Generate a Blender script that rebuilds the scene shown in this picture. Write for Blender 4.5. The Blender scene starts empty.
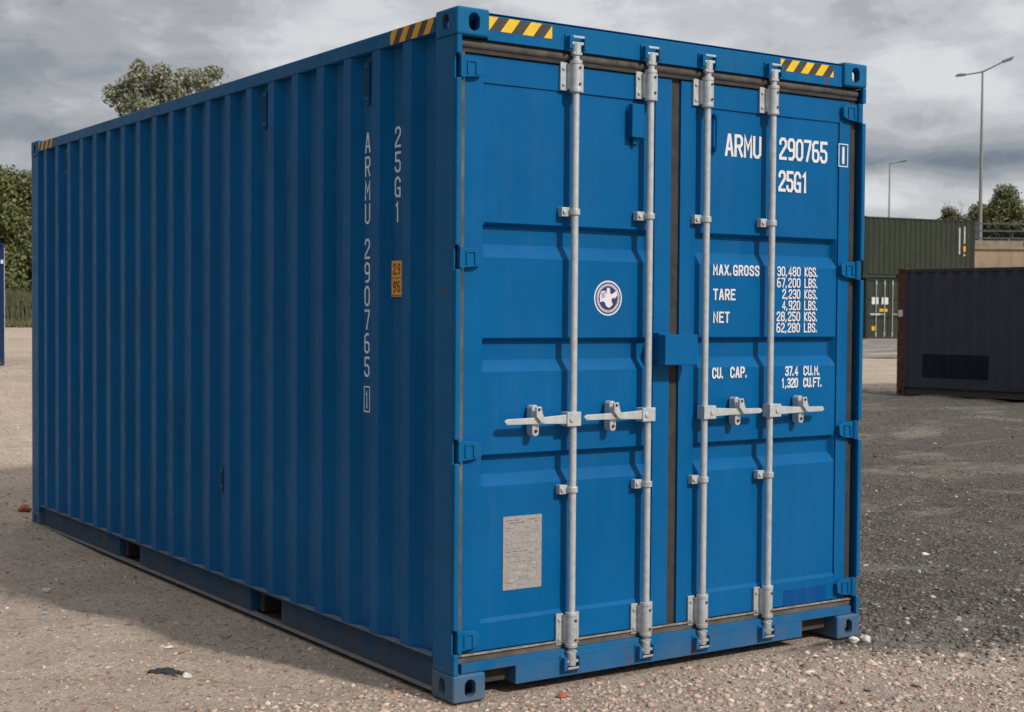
import bpy, bmesh, math, random
import numpy as np
from mathutils import Matrix, Vector
R = math.radians
rng = np.random.default_rng(7); random.seed(7)
scene = bpy.context.scene
col = scene.collection

# ------------------------------------------------------------------ camera
CAM = np.array([-3.192, -5.121, 1.629]); YAW, PITCH, ROLL, FPX = 0.5963, -0.0288, 0.0072, 1459.9
_f = np.array([math.sin(YAW)*math.cos(PITCH), math.cos(YAW)*math.cos(PITCH), math.sin(PITCH)])
_r = np.array([math.cos(YAW), -math.sin(YAW), 0]); _u = np.cross(_r, _f)
_rt = _r*math.cos(ROLL) + _u*math.sin(ROLL); _up = np.cross(_rt, _f)
cd = bpy.data.cameras.new('camera'); cam = bpy.data.objects.new('camera', cd); col.objects.link(cam)
cam.matrix_world = Matrix(((_rt[0], _up[0], -_f[0], CAM[0]), (_rt[1], _up[1], -_f[1], CAM[1]), (_rt[2], _up[2], -_f[2], CAM[2]), (0, 0, 0, 1)))
cd.sensor_width = 36; cd.lens = FPX/1024*36; cd.clip_end = 3000; cd.clip_start = .05
cd.dof.use_dof = True; cd.dof.focus_distance = 7.8; cd.dof.aperture_fstop = 6.3
scene.camera = cam
def at(px, D):
    """ground-plan point in the column px of the photograph at D metres of depth"""
    v = _f*1.0 + _rt*(px-512)/FPX
    v = v/(v @ _f)
    return CAM[0]+v[0]*D, CAM[1]+v[1]*D

# ------------------------------------------------------------------ world, sun, exposure
SUN_AZ, SUN_EL = 164.9, 39.0
w = bpy.data.worlds.new('World'); scene.world = w; w.use_nodes = True
nt = w.node_tree; nt.nodes.clear(); N = nt.nodes.new; Lk = nt.links.new
def vm(op, *ins):
    n = N('ShaderNodeMath'); n.operation = op
    for i, v in enumerate(ins):
        if isinstance(v, (int, float)): n.inputs[i].default_value = v
        else: Lk(v, n.inputs[i])
    return n.outputs[0]
tc = N('ShaderNodeTexCoord'); sep = N('ShaderNodeSeparateXYZ'); Lk(tc.outputs['Generated'], sep.inputs[0])
az = vm('MULTIPLY', vm('ARCTAN2', sep.outputs[0], sep.outputs[1]), 57.2958)
el = vm('MULTIPLY', vm('ARCSINE', sep.outputs[2]), 57.2958)
def noise(scale, detail, rough, sx, sy, ox=0.0):
    c = N('ShaderNodeCombineXYZ'); Lk(vm('MULTIPLY', az, sx), c.inputs[0]); Lk(vm('MULTIPLY', el, sy), c.inputs[1]); c.inputs[2].default_value = ox
    n = N('ShaderNodeTexNoise'); n.inputs['Scale'].default_value = scale; n.inputs['Detail'].default_value = detail
    n.inputs['Roughness'].default_value = rough; n.inputs['Distortion'].default_value = .35
    Lk(c.outputs[0], n.inputs['Vector']); return n.outputs['Fac']
n1 = noise(1.0, 6, .5, .09, .26, 1.3); n2 = noise(1.0, 8, .58, .30, .60, 5.1)
val = vm('ADD', vm('MULTIPLY', vm('SUBTRACT', n1, .5), 1.0), vm('MULTIPLY', vm('SUBTRACT', n2, .5), .72))
# the broad cloud masses of the day: (azimuth, elevation, width, height, brightness)
BLOBS = [(15, 9.0, 9, 3.2, -.10), (19, 5.9, 7, .8, .10), (16, 4.6, 6, .8, -.10), (30, 10.0, 7, 3, .13), (42, 12, 8, 3, .10),
         (48.5, 8.2, 3.5, 1.8, .20), (50, 5.85, 8, .50, -.24), (48, 4.6, 6, .75, .26), (52, 9.2, 4.5, 2.0, .12), (52, 7.0, 3, .6, -.06), (53, 4.4, 2, .6, -.12)]
for a, e, sa, se, amp in BLOBS:
    q = vm('ADD', vm('POWER', vm('ABSOLUTE', vm('DIVIDE', vm('SUBTRACT', az, a), sa)), 2.0), vm('POWER', vm('ABSOLUTE', vm('DIVIDE', vm('SUBTRACT', el, e), se)), 2.0))
    val = vm('ADD', val, vm('MULTIPLY', vm('EXPONENT', vm('MULTIPLY', q, -1.0)), amp*1.0))
val = vm('ADD', val, .60)
ramp = N('ShaderNodeValToRGB'); Lk(val, ramp.inputs[0])
cr = ramp.color_ramp; cr.interpolation = 'EASE'
cr.elements[0].position = .16; cr.elements[0].color = (.17, .205, .255, 1)
cr.elements[1].position = .86; cr.elements[1].color = (.74, .75, .77, 1)
for p, c in ((.36, (.305, .335, .375, 1)), (.52, (.43, .445, .47, 1)), (.66, (.56, .575, .60, 1))):
    e_ = cr.elements.new(p); e_.color = c
def smooth(x, a, b):
    n = N('ShaderNodeMapRange'); n.interpolation_type = 'SMOOTHSTEP'; Lk(x, n.inputs[0]); n.inputs[1].default_value = a; n.inputs[2].default_value = b
    return n.outputs[0]
# unseen sky shaped to set shade levels: dimmed low west, boosted overhead
west = vm('MULTIPLY', vm('EXPONENT', vm('MULTIPLY', vm('POWER', vm('ABSOLUTE', vm('DIVIDE', vm('ADD', az, 85), 68)), 2.0), -1.0)), vm('SUBTRACT', 1.0, smooth(el, 25, 65)))
gain = vm('ADD', vm('MULTIPLY', west, -.88), vm('ADD', 1.0, vm('MULTIPLY', smooth(el, 25, 65), 1.35)))
sky = N('ShaderNodeTexSky'); sky.sky_type = 'NISHITA'; sky.sun_disc = False
sky.sun_elevation = R(SUN_EL); sky.sun_rotation = R(SUN_AZ)
b1 = N('ShaderNodeBackground'); Lk(sky.outputs[0], b1.inputs[0]); b1.inputs[1].default_value = .08
b2 = N('ShaderNodeBackground'); Lk(ramp.outputs[0], b2.inputs[0]); Lk(gain, b2.inputs[1])
mx = N('ShaderNodeMixShader'); mx.inputs[0].default_value = .93
Lk(b1.outputs[0], mx.inputs[1]); Lk(b2.outputs[0], mx.inputs[2])
wo = N('ShaderNodeOutputWorld'); Lk(mx.outputs[0], wo.inputs[0])
sl = bpy.data.lights.new('sun', 'SUN'); sl.energy = 3.0; sl.angle = R(3.0); sl.color = (1.0, .95, .88)
so = bpy.data.objects.new('sun', sl); col.objects.link(so)
sd = Vector((math.sin(R(SUN_AZ))*math.cos(R(SUN_EL)), math.cos(R(SUN_AZ))*math.cos(R(SUN_EL)), math.sin(R(SUN_EL))))
so.rotation_euler = sd.to_track_quat('Z', 'Y').to_euler(); so.location = (0, 0, 30)
scene.view_settings.view_transform = 'Standard'; scene.view_settings.look = 'None'
scene.view_settings.exposure = 0.0; scene.view_settings.gamma = 1.0
scene.render.engine = 'CYCLES'

# ------------------------------------------------------------------ material helpers
def srgb(r, g, b):
    f = lambda c: (c/255/12.92) if c/255 <= .04045 else ((c/255+.055)/1.055)**2.4
    return (f(r), f(g), f(b), 1)
class Mat:
    def __init__(s, name, rough=.6, metal=0.0, spec=.5, color=(.5, .5, .5, 1)):
        s.m = bpy.data.materials.new(name); s.m.use_nodes = True; s.t = s.m.node_tree
        s.b = s.t.nodes['Principled BSDF']; s.b.inputs['Roughness'].default_value = rough
        s.b.inputs['Metallic'].default_value = metal; s.b.inputs['Specular IOR Level'].default_value = spec
        s.b.inputs['Base Color'].default_value = color
        s.tc = s.t.nodes.new('ShaderNodeTexCoord')
    def n(s, ty, **kw):
        n = s.t.nodes.new(ty)
        for k, v in kw.items(): setattr(n, k, v)
        return n
    def set(s, n, k, v):
        if hasattr(v, 'is_linked') or hasattr(v, 'links'): s.t.links.new(v, n.inputs[k])
        else: n.inputs[k].default_value = v
    def noise(s, scale, detail=4, rough=.55, stretch=None, out='Fac', dist=0):
        n = s.n('ShaderNodeTexNoise'); n.inputs['Scale'].default_value = scale; n.inputs['Detail'].default_value = detail
        n.inputs['Roughness'].default_value = rough; n.inputs['Distortion'].default_value = dist
        v = s.tc.outputs['Object']
        if stretch:
            mp = s.n('ShaderNodeMapping'); mp.inputs['Scale'].default_value = stretch; s.t.links.new(v, mp.inputs[0]); v = mp.outputs[0]
        s.t.links.new(v, n.inputs['Vector']); return n.outputs[out]
    def voro(s, scale, out='Color', feature='F1', rnd=1.0):
        n = s.n('ShaderNodeTexVoronoi'); n.feature = feature; n.inputs['Scale'].default_value = scale; n.inputs['Randomness'].default_value = rnd
        s.t.links.new(s.tc.outputs['Object'], n.inputs['Vector']); return n.outputs[out]
    def math(s, op, a, b=0.0, c=None, clamp=False):
        n = s.n('ShaderNodeMath', operation=op); n.use_clamp = clamp
        s.set(n, 0, a); s.set(n, 1, b)
        if c is not None: s.set(n, 2, c)
        return n.outputs[0]
    def ramp(s, fac, stops, interp='LINEAR'):
        n = s.n('ShaderNodeValToRGB'); s.t.links.new(fac, n.inputs[0]); r = n.color_ramp; r.interpolation = interp
        r.elements[0].position, r.elements[0].color = stops[0][0], stops[0][1]
        r.elements[1].position, r.elements[1].color = stops[-1][0], stops[-1][1]
        for p, c in stops[1:-1]: r.elements.new(p).color = c
        return n.outputs[0]
    def mix(s, fac, a, b, blend='MIX'):
        n = s.n('ShaderNodeMix', data_type='RGBA', blend_type=blend)
        s.set(n, 0, fac); s.set(n, 6, a); s.set(n, 7, b); return n.outputs[2]
    def col(s, v): s.set(s.b, 'Base Color', v)
    def rough(s, v): s.set(s.b, 'Roughness', v)
    def bump(s, h, strength=.3, dist=.01):
        n = s.n('ShaderNodeBump'); n.inputs['Strength'].default_value = strength; n.inputs['Distance'].default_value = dist
        s.t.links.new(h, n.inputs['Height']); s.t.links.new(n.outputs[0], s.b.inputs['Normal'])
g = lambda v, a=1: (v, v, v, 1)

def paint(name, base, dirt=(.16, .145, .125, 1), dirt_amt=.35, rough=.38, rust=.0, low_dirt=True, streak=.12):
    m = Mat(name, rough=rough, spec=.12)
    a = m.noise(2.1, 5); st = m.noise(5.0, 6, .6, (3.0, 3.0, .22)); sp = m.noise(38, 5, .7)
    c = m.mix(m.ramp(a, [(.3, g(0)), (.72, g(1))]), tuple(x*.90 for x in base[:3])+(1,), tuple(min(1, x*1.09) for x in base[:3])+(1,))
    fade = m.ramp(m.noise(.9, 4, .6), [(.45, g(0)), (.75, g(.16))]); c = m.mix(fade, c, tuple(x*1.0+.03 for x in base[:3])+(1,))
    c = m.mix(m.math('MULTIPLY', m.ramp(st, [(.5, g(0)), (.78, g(1))]), streak), c, dirt)
    c = m.mix(m.math('MULTIPLY', m.ramp(sp, [(.60, g(0)), (.78, g(1))]), dirt_amt*.35), c, dirt)
    if low_dirt:
        z = m.n('ShaderNodeSeparateXYZ'); m.t.links.new(m.tc.outputs['Object'], z.inputs[0])
        low = m.math('MULTIPLY_ADD', z.outputs[2], -3.6, m.math('MULTIPLY_ADD', m.noise(7, 6, .65), 1.5, .02), clamp=True)
        c = m.mix(m.math('MULTIPLY', low, dirt_amt), c, dirt)
    if rust:
        rm = m.ramp(m.noise(9, 8, .72, (1, 1, .6)), [(.62-rust*.2, g(0)), (.68-rust*.2, g(1))])
        c = m.mix(rm, c, (.13, .055, .03, 1))
    m.col(c); m.rough(m.ramp(m.noise(11, 5), [(.3, g(rough-.07)), (.75, g(rough+.14))]))
    m.bump(m.noise(1.9, 3, .5), .55, .014)
    return m.m
BLUE = (.0, .104, .285, 1)
M = {}
M['blue'] = paint('blue_paint', BLUE, dirt_amt=.16, streak=.05)
M['blue_frame'] = paint('blue_frame_paint', (.001, .112, .285, 1), dirt_amt=.34, rust=.03, rough=.36, streak=.08)
M['blue_worn'] = paint('blue_worn_casting_paint', (.004, .125, .290, 1), dirt_amt=.75, rust=.16, rough=.42)
M['blue_fresh'] = paint('blue_touch_up_paint', (.0, .066, .24, 1), dirt_amt=.1)
def simple(name, color, rough=.6, metal=0, var=.15, scale=20, spec=.5, bump=0):
    m = Mat(name, rough, metal, spec)
    n = m.noise(scale, 5)
    m.col(m.mix(m.ramp(n, [(.3, g(0)), (.7, g(1))]), tuple(x*(1-var) for x in color[:3])+(1,), tuple(min(1, x*(1+var)) for x in color[:3])+(1,)))
    if bump: m.bump(n, bump, .004)
    return m.m
def galv():
    m = Mat('galvanised_steel', .42, .25, .6)
    c = m.mix(m.ramp(m.noise(35, 4), [(.3, g(0)), (.7, g(1))]), (.43, .46, .47, 1), (.56, .59, .60, 1))
    c = m.mix(m.math('MULTIPLY', m.ramp(m.noise(30, 6, .7, (1, 1, .4)), [(.58, g(0)), (.78, g(1))]), .40), c, (.28, .24, .20, 1))
    z = m.n('ShaderNodeSeparateXYZ'); m.t.links.new(m.tc.outputs['Object'], z.inputs[0])
    low = m.math('MULTIPLY_ADD', z.outputs[2], -2.2, m.math('MULTIPLY_ADD', m.noise(40, 6, .7), 1.4, .05), clamp=True)
    c = m.mix(m.math('MULTIPLY', low, .75), c, (.20, .165, .13, 1))
    m.col(c); m.rough(m.ramp(m.noise(15, 4), [(.3, g(.34)), (.7, g(.55))])); return m.m
M['galv'] = galv()
M['rubber'] = simple('weathered_rubber', (.042, .039, .037), .75, var=.3, scale=14, spec=.3)
M['rubber_top'] = simple('dusty_rubber_top', (.085, .080, .074), .85, var=.35, scale=18, spec=.2)
M['rubber_low'] = simple('dirty_rubber_sill', (.11, .10, .088), .85, var=.4, scale=9, spec=.2)
M['rubber_light'] = simple('dusty_rubber', (.26, .23, .20), .85, var=.35, scale=25, spec=.2)
M['white'] = simple('white_lettering', (.70, .70, .72), .5, var=.10, scale=60)
M['white_shade'] = simple('side_lettering', (.84, .85, .86), .5, var=.15, scale=40)
M['yellow'] = simple('yellow_vinyl', (.80, .50, .015), .45, var=.08, scale=40)
M['black'] = simple('black_vinyl', (.045, .04, .035), .45, var=.2, scale=40)
M['amber'] = simple('amber_vinyl', (.80, .38, .01), .45, var=.08, scale=40)
M['plate'] = simple('data_plate_metal', (.38, .36, .345), .45, .3, .14, 60)
M['plate_ink'] = simple('data_plate_engraving', (.14, .125, .12), .6, 0, .2, 90)
M['plate_pale'] = simple('data_plate_bare', (.42, .40, .39), .5, .2, .1, 90)
M['navy'] = simple('navy_print', (.015, .03, .12), .5, var=.2)
M['logo_white'] = simple('decal_white', (.70, .68, .74), .5, var=.06)
M['logo_grey'] = simple('decal_grey', (.36, .36, .44), .5, var=.2, scale=80)
M['dark'] = simple('header_reveal_shade', (.015, .015, .017), .9, var=.2, spec=.1)
M['rust'] = simple('rusty_steel', (.10, .052, .032), .85, var=.5, scale=9, spec=.2, bump=.3)
M['low_rail'] = paint('grimy_blue_rail', (.010, .075, .17, 1), dirt=(.11, .095, .08, 1), dirt_amt=.8, rust=.05, rough=.6, streak=.5)
M['dusty'] = paint('dusty_blue_ledge', (.08, .14, .21, 1), dirt=(.24, .21, .18, 1), dirt_amt=.9, rust=.1, rough=.7, streak=.9)
M['vent_dark'] = simple('vent_mesh', (.006, .030, .075), .8, var=.2)
M['rusty_blue'] = simple('rusty_blue_edge', (.035, .05, .075), .8, var=.6, scale=30)
M['deck_notch_shade'] = simple('plywood_floor_notch_shade', (.05, .04, .03), .9, var=.3)

# ------------------------------------------------------------------ mesh helpers
class MB:
    def __init__(s): s.v = []; s.f = []; s.mi = []; s.mats = []
    def mat(s, m):
        if m not in s.mats: s.mats.append(m)
        return s.mats.index(m)
    def add(s, vs, fs, m):
        o = len(s.v); k = s.mat(m)
        s.v += [tuple(float(c) for c in p) for p in vs]
        for f in fs: s.f.append([o+i for i in f]); s.mi.append(k)
        return s
    def box(s, x0, x1, y0, y1, z0, z1, m):
        vs = [(x, y, z) for x in (x0, x1) for y in (y0, y1) for z in (z0, z1)]
        return s.add(vs, [(0, 1, 3, 2), (4, 6, 7, 5), (0, 4, 5, 1), (2, 3, 7, 6), (0, 2, 6, 4), (1, 5, 7, 3)], m)
    def tube(s, p0, p1, r0, m, r1=None, n=12, caps=True):
        r1 = r0 if r1 is None else r1
        p0, p1 = np.array(p0, float), np.array(p1, float); d = p1-p0; d = d/np.linalg.norm(d)
        a = np.cross(d, (0, 0, 1)) if abs(d[2]) < .9 else np.cross(d, (1, 0, 0)); a /= np.linalg.norm(a); b = np.cross(d, a)
        vs = []
        for p, r in ((p0, r0), (p1, r1)):
            for i in range(n):
                t = 2*math.pi*i/n; vs.append(p+r*(math.cos(t)*a+math.sin(t)*b))
        fs = [(i, (i+1) % n, n+(i+1) % n, n+i) for i in range(n)]
        if caps: fs += [tuple(range(n))[::-1], tuple(range(n, 2*n))]
        return s.add(vs, fs, m)
    def prism(s, poly, frame, depth, m):
        """poly: 2-D outline; frame: function (a, b, d) -> xyz; solid between d=0 and d=depth"""
        n = len(poly); vs = [frame(a, b, 0) for a, b in poly]+[frame(a, b, depth) for a, b in poly]
        return s.add(vs, [tuple(range(n)), tuple(range(n, 2*n))[::-1]]+[(i, n+i, n+(i+1) % n, (i+1) % n) for i in range(n)], m)
    def build(s, name, parent=None, smooth=False, bevel=0, loc=None, fix=True):
        me = bpy.data.meshes.new(name); me.from_pydata(s.v, [], s.f); me.update()
        for m in s.mats: me.materials.append(m)
        me.polygons.foreach_set('material_index', s.mi)
        if fix:
            bm = bmesh.new(); bm.from_mesh(me); bmesh.ops.recalc_face_normals(bm, faces=bm.faces); bm.to_mesh(me); bm.free()
        if smooth: me.polygons.foreach_set('use_smooth', [True]*len(me.polygons))
        o = bpy.data.objects.new(name, me); col.objects.link(o)
        if parent: o.parent = parent
        if loc: o.location = loc
        if bevel:
            b = o.modifiers.new('bevel', 'BEVEL'); b.width = bevel; b.segments = 2; b.limit_method = 'ANGLE'; b.angle_limit = R(50)
        return o
def tag(o, label=None, cat=None, group=None, kind=None):
    if label: o['label'] = label
    if cat: o['category'] = cat
    if group: o['group'] = group
    if kind: o['kind'] = kind
    return o
def empty(name, loc, rz=0.0):
    o = bpy.data.objects.new(name, None); o.empty_display_size = .3; col.objects.link(o); o.location = loc; o.rotation_euler = (0, 0, rz); return o
def part_label(o, l): o['label'] = l; return o

# --- stencil lettering: every glyph is a set of strokes on a 1 x 2 field
GL = {
 '0': [[(.3,0),(.7,0),(1,.3),(1,1.7),(.7,2),(.3,2),(0,1.7),(0,.3),'c']],
 'O': [[(.3,0),(.7,0),(1,.3),(1,1.7),(.7,2),(.3,2),(0,1.7),(0,.3),'c']],
 '1': [[(.2,1.7),(.5,2),(.5,0)]], 'I': [[(.5,0),(.5,2)]],
 '2': [[(0,1.55),(0,1.75),(.25,2),(.75,2),(1,1.75),(1,1.3),(0,.25),(0,0),(1,0)]],
 '3': [[(0,1.7),(.25,2),(.75,2),(1,1.75),(1,1.3),(.75,1.05),(.35,1.05)],[(.75,1.05),(1,.8),(1,.25),(.75,0),(.25,0),(0,.3)]],
 '4': [[(.72,0),(.72,2),(0,.62),(0,.5),(1,.5)]],
 '5': [[(1,2),(.05,2),(.05,1.15),(.7,1.15),(1,.9),(1,.25),(.75,0),(.25,0),(0,.25),(0,.4)]],
 '6': [[(.8,2),(.3,2),(0,1.7),(0,.25),(.25,0),(.75,0),(1,.25),(1,.85),(.75,1.1),(.05,1.1)]],
 '7': [[(0,2),(1,2),(1,1.8),(.4,0)]],
 '8': [[(.25,1.05),(.75,1.05),(1,1.3),(1,1.75),(.75,2),(.25,2),(0,1.75),(0,1.3),'c'],[(.25,0),(.75,0),(1,.25),(1,.8),(.75,1.05),(.25,1.05),(0,.8),(0,.25),'c']],
 '9': [[(.2,0),(.7,0),(1,.3),(1,1.75),(.75,2),(.25,2),(0,1.75),(0,1.15),(.25,.9),(.95,.9)]],
 'A': [[(0,0),(.42,2),(.58,2),(1,0)],[(.14,.6),(.86,.6)]],
 'R': [[(0,0),(0,2),(.75,2),(1,1.75),(1,1.2),(.75,.95),(0,.95)],[(.5,.95),(1,0)]],
 'M': [[(0,0),(0,2),(.5,.8),(1,2),(1,0)]],
 'U': [[(0,2),(0,.3),(.3,0),(.7,0),(1,.3),(1,2)]],
 'G': [[(1,1.6),(1,1.7),(.7,2),(.3,2),(0,1.7),(0,.3),(.3,0),(1,0),(1,.85),(.6,.85)]],
 'X': [[(0,0),(1,2)],[(0,2),(1,0)]], 'T': [[(0,2),(1,2)],[(.5,2),(.5,0)]],
 'S': [[(1,1.6),(1,1.75),(.75,2),(.25,2),(0,1.75),(0,1.3),(1,.75),(1,.25),(.75,0),(.25,0),(0,.25),(0,.4)]],
 'E': [[(1,2),(0,2),(0,0),(1,0)],[(0,1.05),(.8,1.05)]], 'F': [[(1,2),(0,2),(0,0)],[(0,1.05),(.8,1.05)]],
 'N': [[(0,0),(0,2),(1,0),(1,2)]], 'L': [[(0,2),(0,0),(1,0)]], 'K': [[(0,0),(0,2)],[(1,2),(0,.9),(1,0)]],
 'C': [[(1,1.55),(1,1.7),(.7,2),(.3,2),(0,1.7),(0,.3),(.3,0),(.7,0),(1,.3),(1,.45)]],
 'P': [[(0,0),(0,2),(.75,2),(1,1.75),(1,1.2),(.75,.95),(0,.95)]],
 'B': [[(0,0),(0,2),(.7,2),(1,1.75),(1,1.3),(.75,1.05),(1,.8),(1,.25),(.75,0),(0,0)],[(0,1.05),(.75,1.05)]],
 '.': [[(.0,0.0),(.0,.18)]], ',': [[(.1,.15),(-.05,-.25)]], ' ': [],
 "'": [[(.1,1.5),(.1,2)]], '[': [],
}
def stroke(pts, closed, t):
    p = [np.array(a, float) for a in pts]; n = len(p); L = []; Rr = []
    for i in range(n):
        if closed: a, b, c = p[i-1], p[i], p[(i+1) % n]
        else: a, b, c = p[max(i-1, 0)], p[i], p[min(i+1, n-1)]
        d1 = b-a; d2 = c-b
        if np.linalg.norm(d1) < 1e-9: d1 = d2
        if np.linalg.norm(d2) < 1e-9: d2 = d1
        d1 = d1/np.linalg.norm(d1); d2 = d2/np.linalg.norm(d2)
        n1 = np.array((-d1[1], d1[0])); n2 = np.array((-d2[1], d2[0])); mm = n1+n2
        mm = mm/max(np.linalg.norm(mm), 1e-6); k = t/2/max(mm @ n1, .5)
        b = b.copy()
        if not closed and i == 0: b -= d1*t/2
        if not closed and i == n-1: b += d1*t/2
        L.append(b+mm*k); Rr.append(b-mm*k)
    return L, Rr
def lettering(mb, text, h, wtot, frame, m, t, ratio=None, spacing=.5):
    """text starts at 0,0 in frame(a, b, lift); h cap height; wtot total width"""
    adv = [(.35 if ch in ".,'" else 1.0) for ch in text]
    un = sum(adv)+spacing*(len(text)-1); u = (wtot-t)/un; x = t/2; k = 0
    for ch, a in zip(text, adv):
        for st in GL[ch]:
            cl = st[-1] == 'c'; pts = [(x+q[0]*u, t/2+q[1]*(h-t)/2) for q in (st[:-1] if cl else st)]
            L, Rr = stroke(pts, cl, t); n = len(L); k += 1; lift = .0006+.00022*(k % 3)
            for i in range(n if cl else n-1):
                j = (i+1) % n; l2 = lift+.00003*i
                mb.add([frame(p[0], p[1], l2) for p in (L[i], L[j], Rr[j], Rr[i])], [(0, 1, 2, 3)], m)
        x += (a+spacing)*u

# ------------------------------------------------------------------ terrain
def sstep(a, b, x):
    t = np.clip((x-a)/(b-a), 0, 1); return t*t*(3-2*t)
_wv = [(rng.uniform(0, 2*math.pi), rng.uniform(0, 2*math.pi), f, a) for f, a in ((.9, .012), (1.7, .009), (3.1, .007), (5.7, .006), (9.1, .0045), (14, .0032)) for _ in range(3)]
def zground(x, y, fine=True):
    x = np.asarray(x, float); y = np.asarray(y, float)
    dx, dy = x-CAM[0], y-CAM[1]; d = np.hypot(dx, dy); a = np.degrees(np.arctan2(dx, dy))
    left = .021*np.clip(d-10, 0, None); left = np.minimum(left, 1.35+0*d)
    right = .020*np.clip(d-28.5, 0, None); right = np.minimum(right, .68)
    k = sstep(22, 44, a); z = left*(1-k)+right*k
    back = sstep(75, 130, np.abs(a-34)); z = z*(1-back)
    if fine:
        s = np.zeros_like(d)
        for th, ph, f, am in _wv: s += am*np.sin(f*(x*math.cos(th)+y*math.sin(th))*1.6+ph)
        # ground has settled flat along the container's footprint
        q = np.maximum(np.maximum(-x-.1, x-2.54), np.maximum(-y-.1, y-6.2)); s = s*sstep(-.05, .6, q) - .006
        dk = sstep(2.5, 3.3, x)*sstep(-.6, .3, y+.3)      # wheel ruts in the loose planings
        s = s+dk*(.022*np.sin(2.1*(y+.22*x)+.8*np.sin(.6*x))+.010*np.sin(5.3*(y+.1*x)+1.0+.7*np.sin(1.3*x)))
        z = z+s*np.clip(1.6-d/60, 0, 1)
    return z
def lines(lo, hi, step, far, grow=1.16):
    a = list(np.arange(lo, hi, step)); s = step; b = hi
    while b < far: a.append(b); s *= grow; b += s
    s = step; b = lo-step
    while b > -far: a.insert(0, b); s *= grow; b -= s
    return np.array(a)
xs = lines(-4, 8, .05, 900); ys = lines(-3, 13, .05, 900)
X, Y = np.meshgrid(xs, ys); Z = zground(X, Y)
def grid_mesh(name, X, Y, Z, mat):
    ny, nx = X.shape; V = np.stack([X, Y, Z], -1).reshape(-1, 3).astype(np.float32)
    i = np.arange((ny-1)*(nx-1)); r = i//(nx-1); c = i % (nx-1); a = r*nx+c
    F = np.stack([a, a+1, a+nx+1, a+nx], -1).astype(np.int32)
    me = bpy.data.meshes.new(name); me.vertices.add(len(V)); me.vertices.foreach_set('co', V.ravel())
    me.loops.add(F.size); me.loops.foreach_set('vertex_index', F.ravel())
    me.polygons.add(len(F)); me.polygons.foreach_set('loop_start', np.arange(0, F.size, 4, dtype=np.int32))
    me.polygons.foreach_set('use_smooth', np.ones(len(F), bool)); me.update(calc_edges=True)
    me.materials.append(mat); o = bpy.data.objects.new(name, me); col.objects.link(o); return o
def dark_zone(x, y):
    """signed distance (m) into the dark road planings east of the container and the darkened unseen west"""
    d = np.hypot(x-CAM[0], y-CAM[1])
    a = x-2.42; a = np.where(y > 0, np.minimum(a, 50), a+.5)
    b = y-(-.22-.55*(x-2.24)); c = 32.0-d; az_ = np.degrees(np.arctan2(x-CAM[0], y-CAM[1]))
    east = np.minimum(np.minimum(np.minimum(a*.9, b*.9), c*.25), (az_-36)*.3)
    west = np.minimum(-2.7-x, 26-d)          # unseen western ground, darkened to cut bounce onto the side wall
    return np.maximum(east, west*.5)
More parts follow.
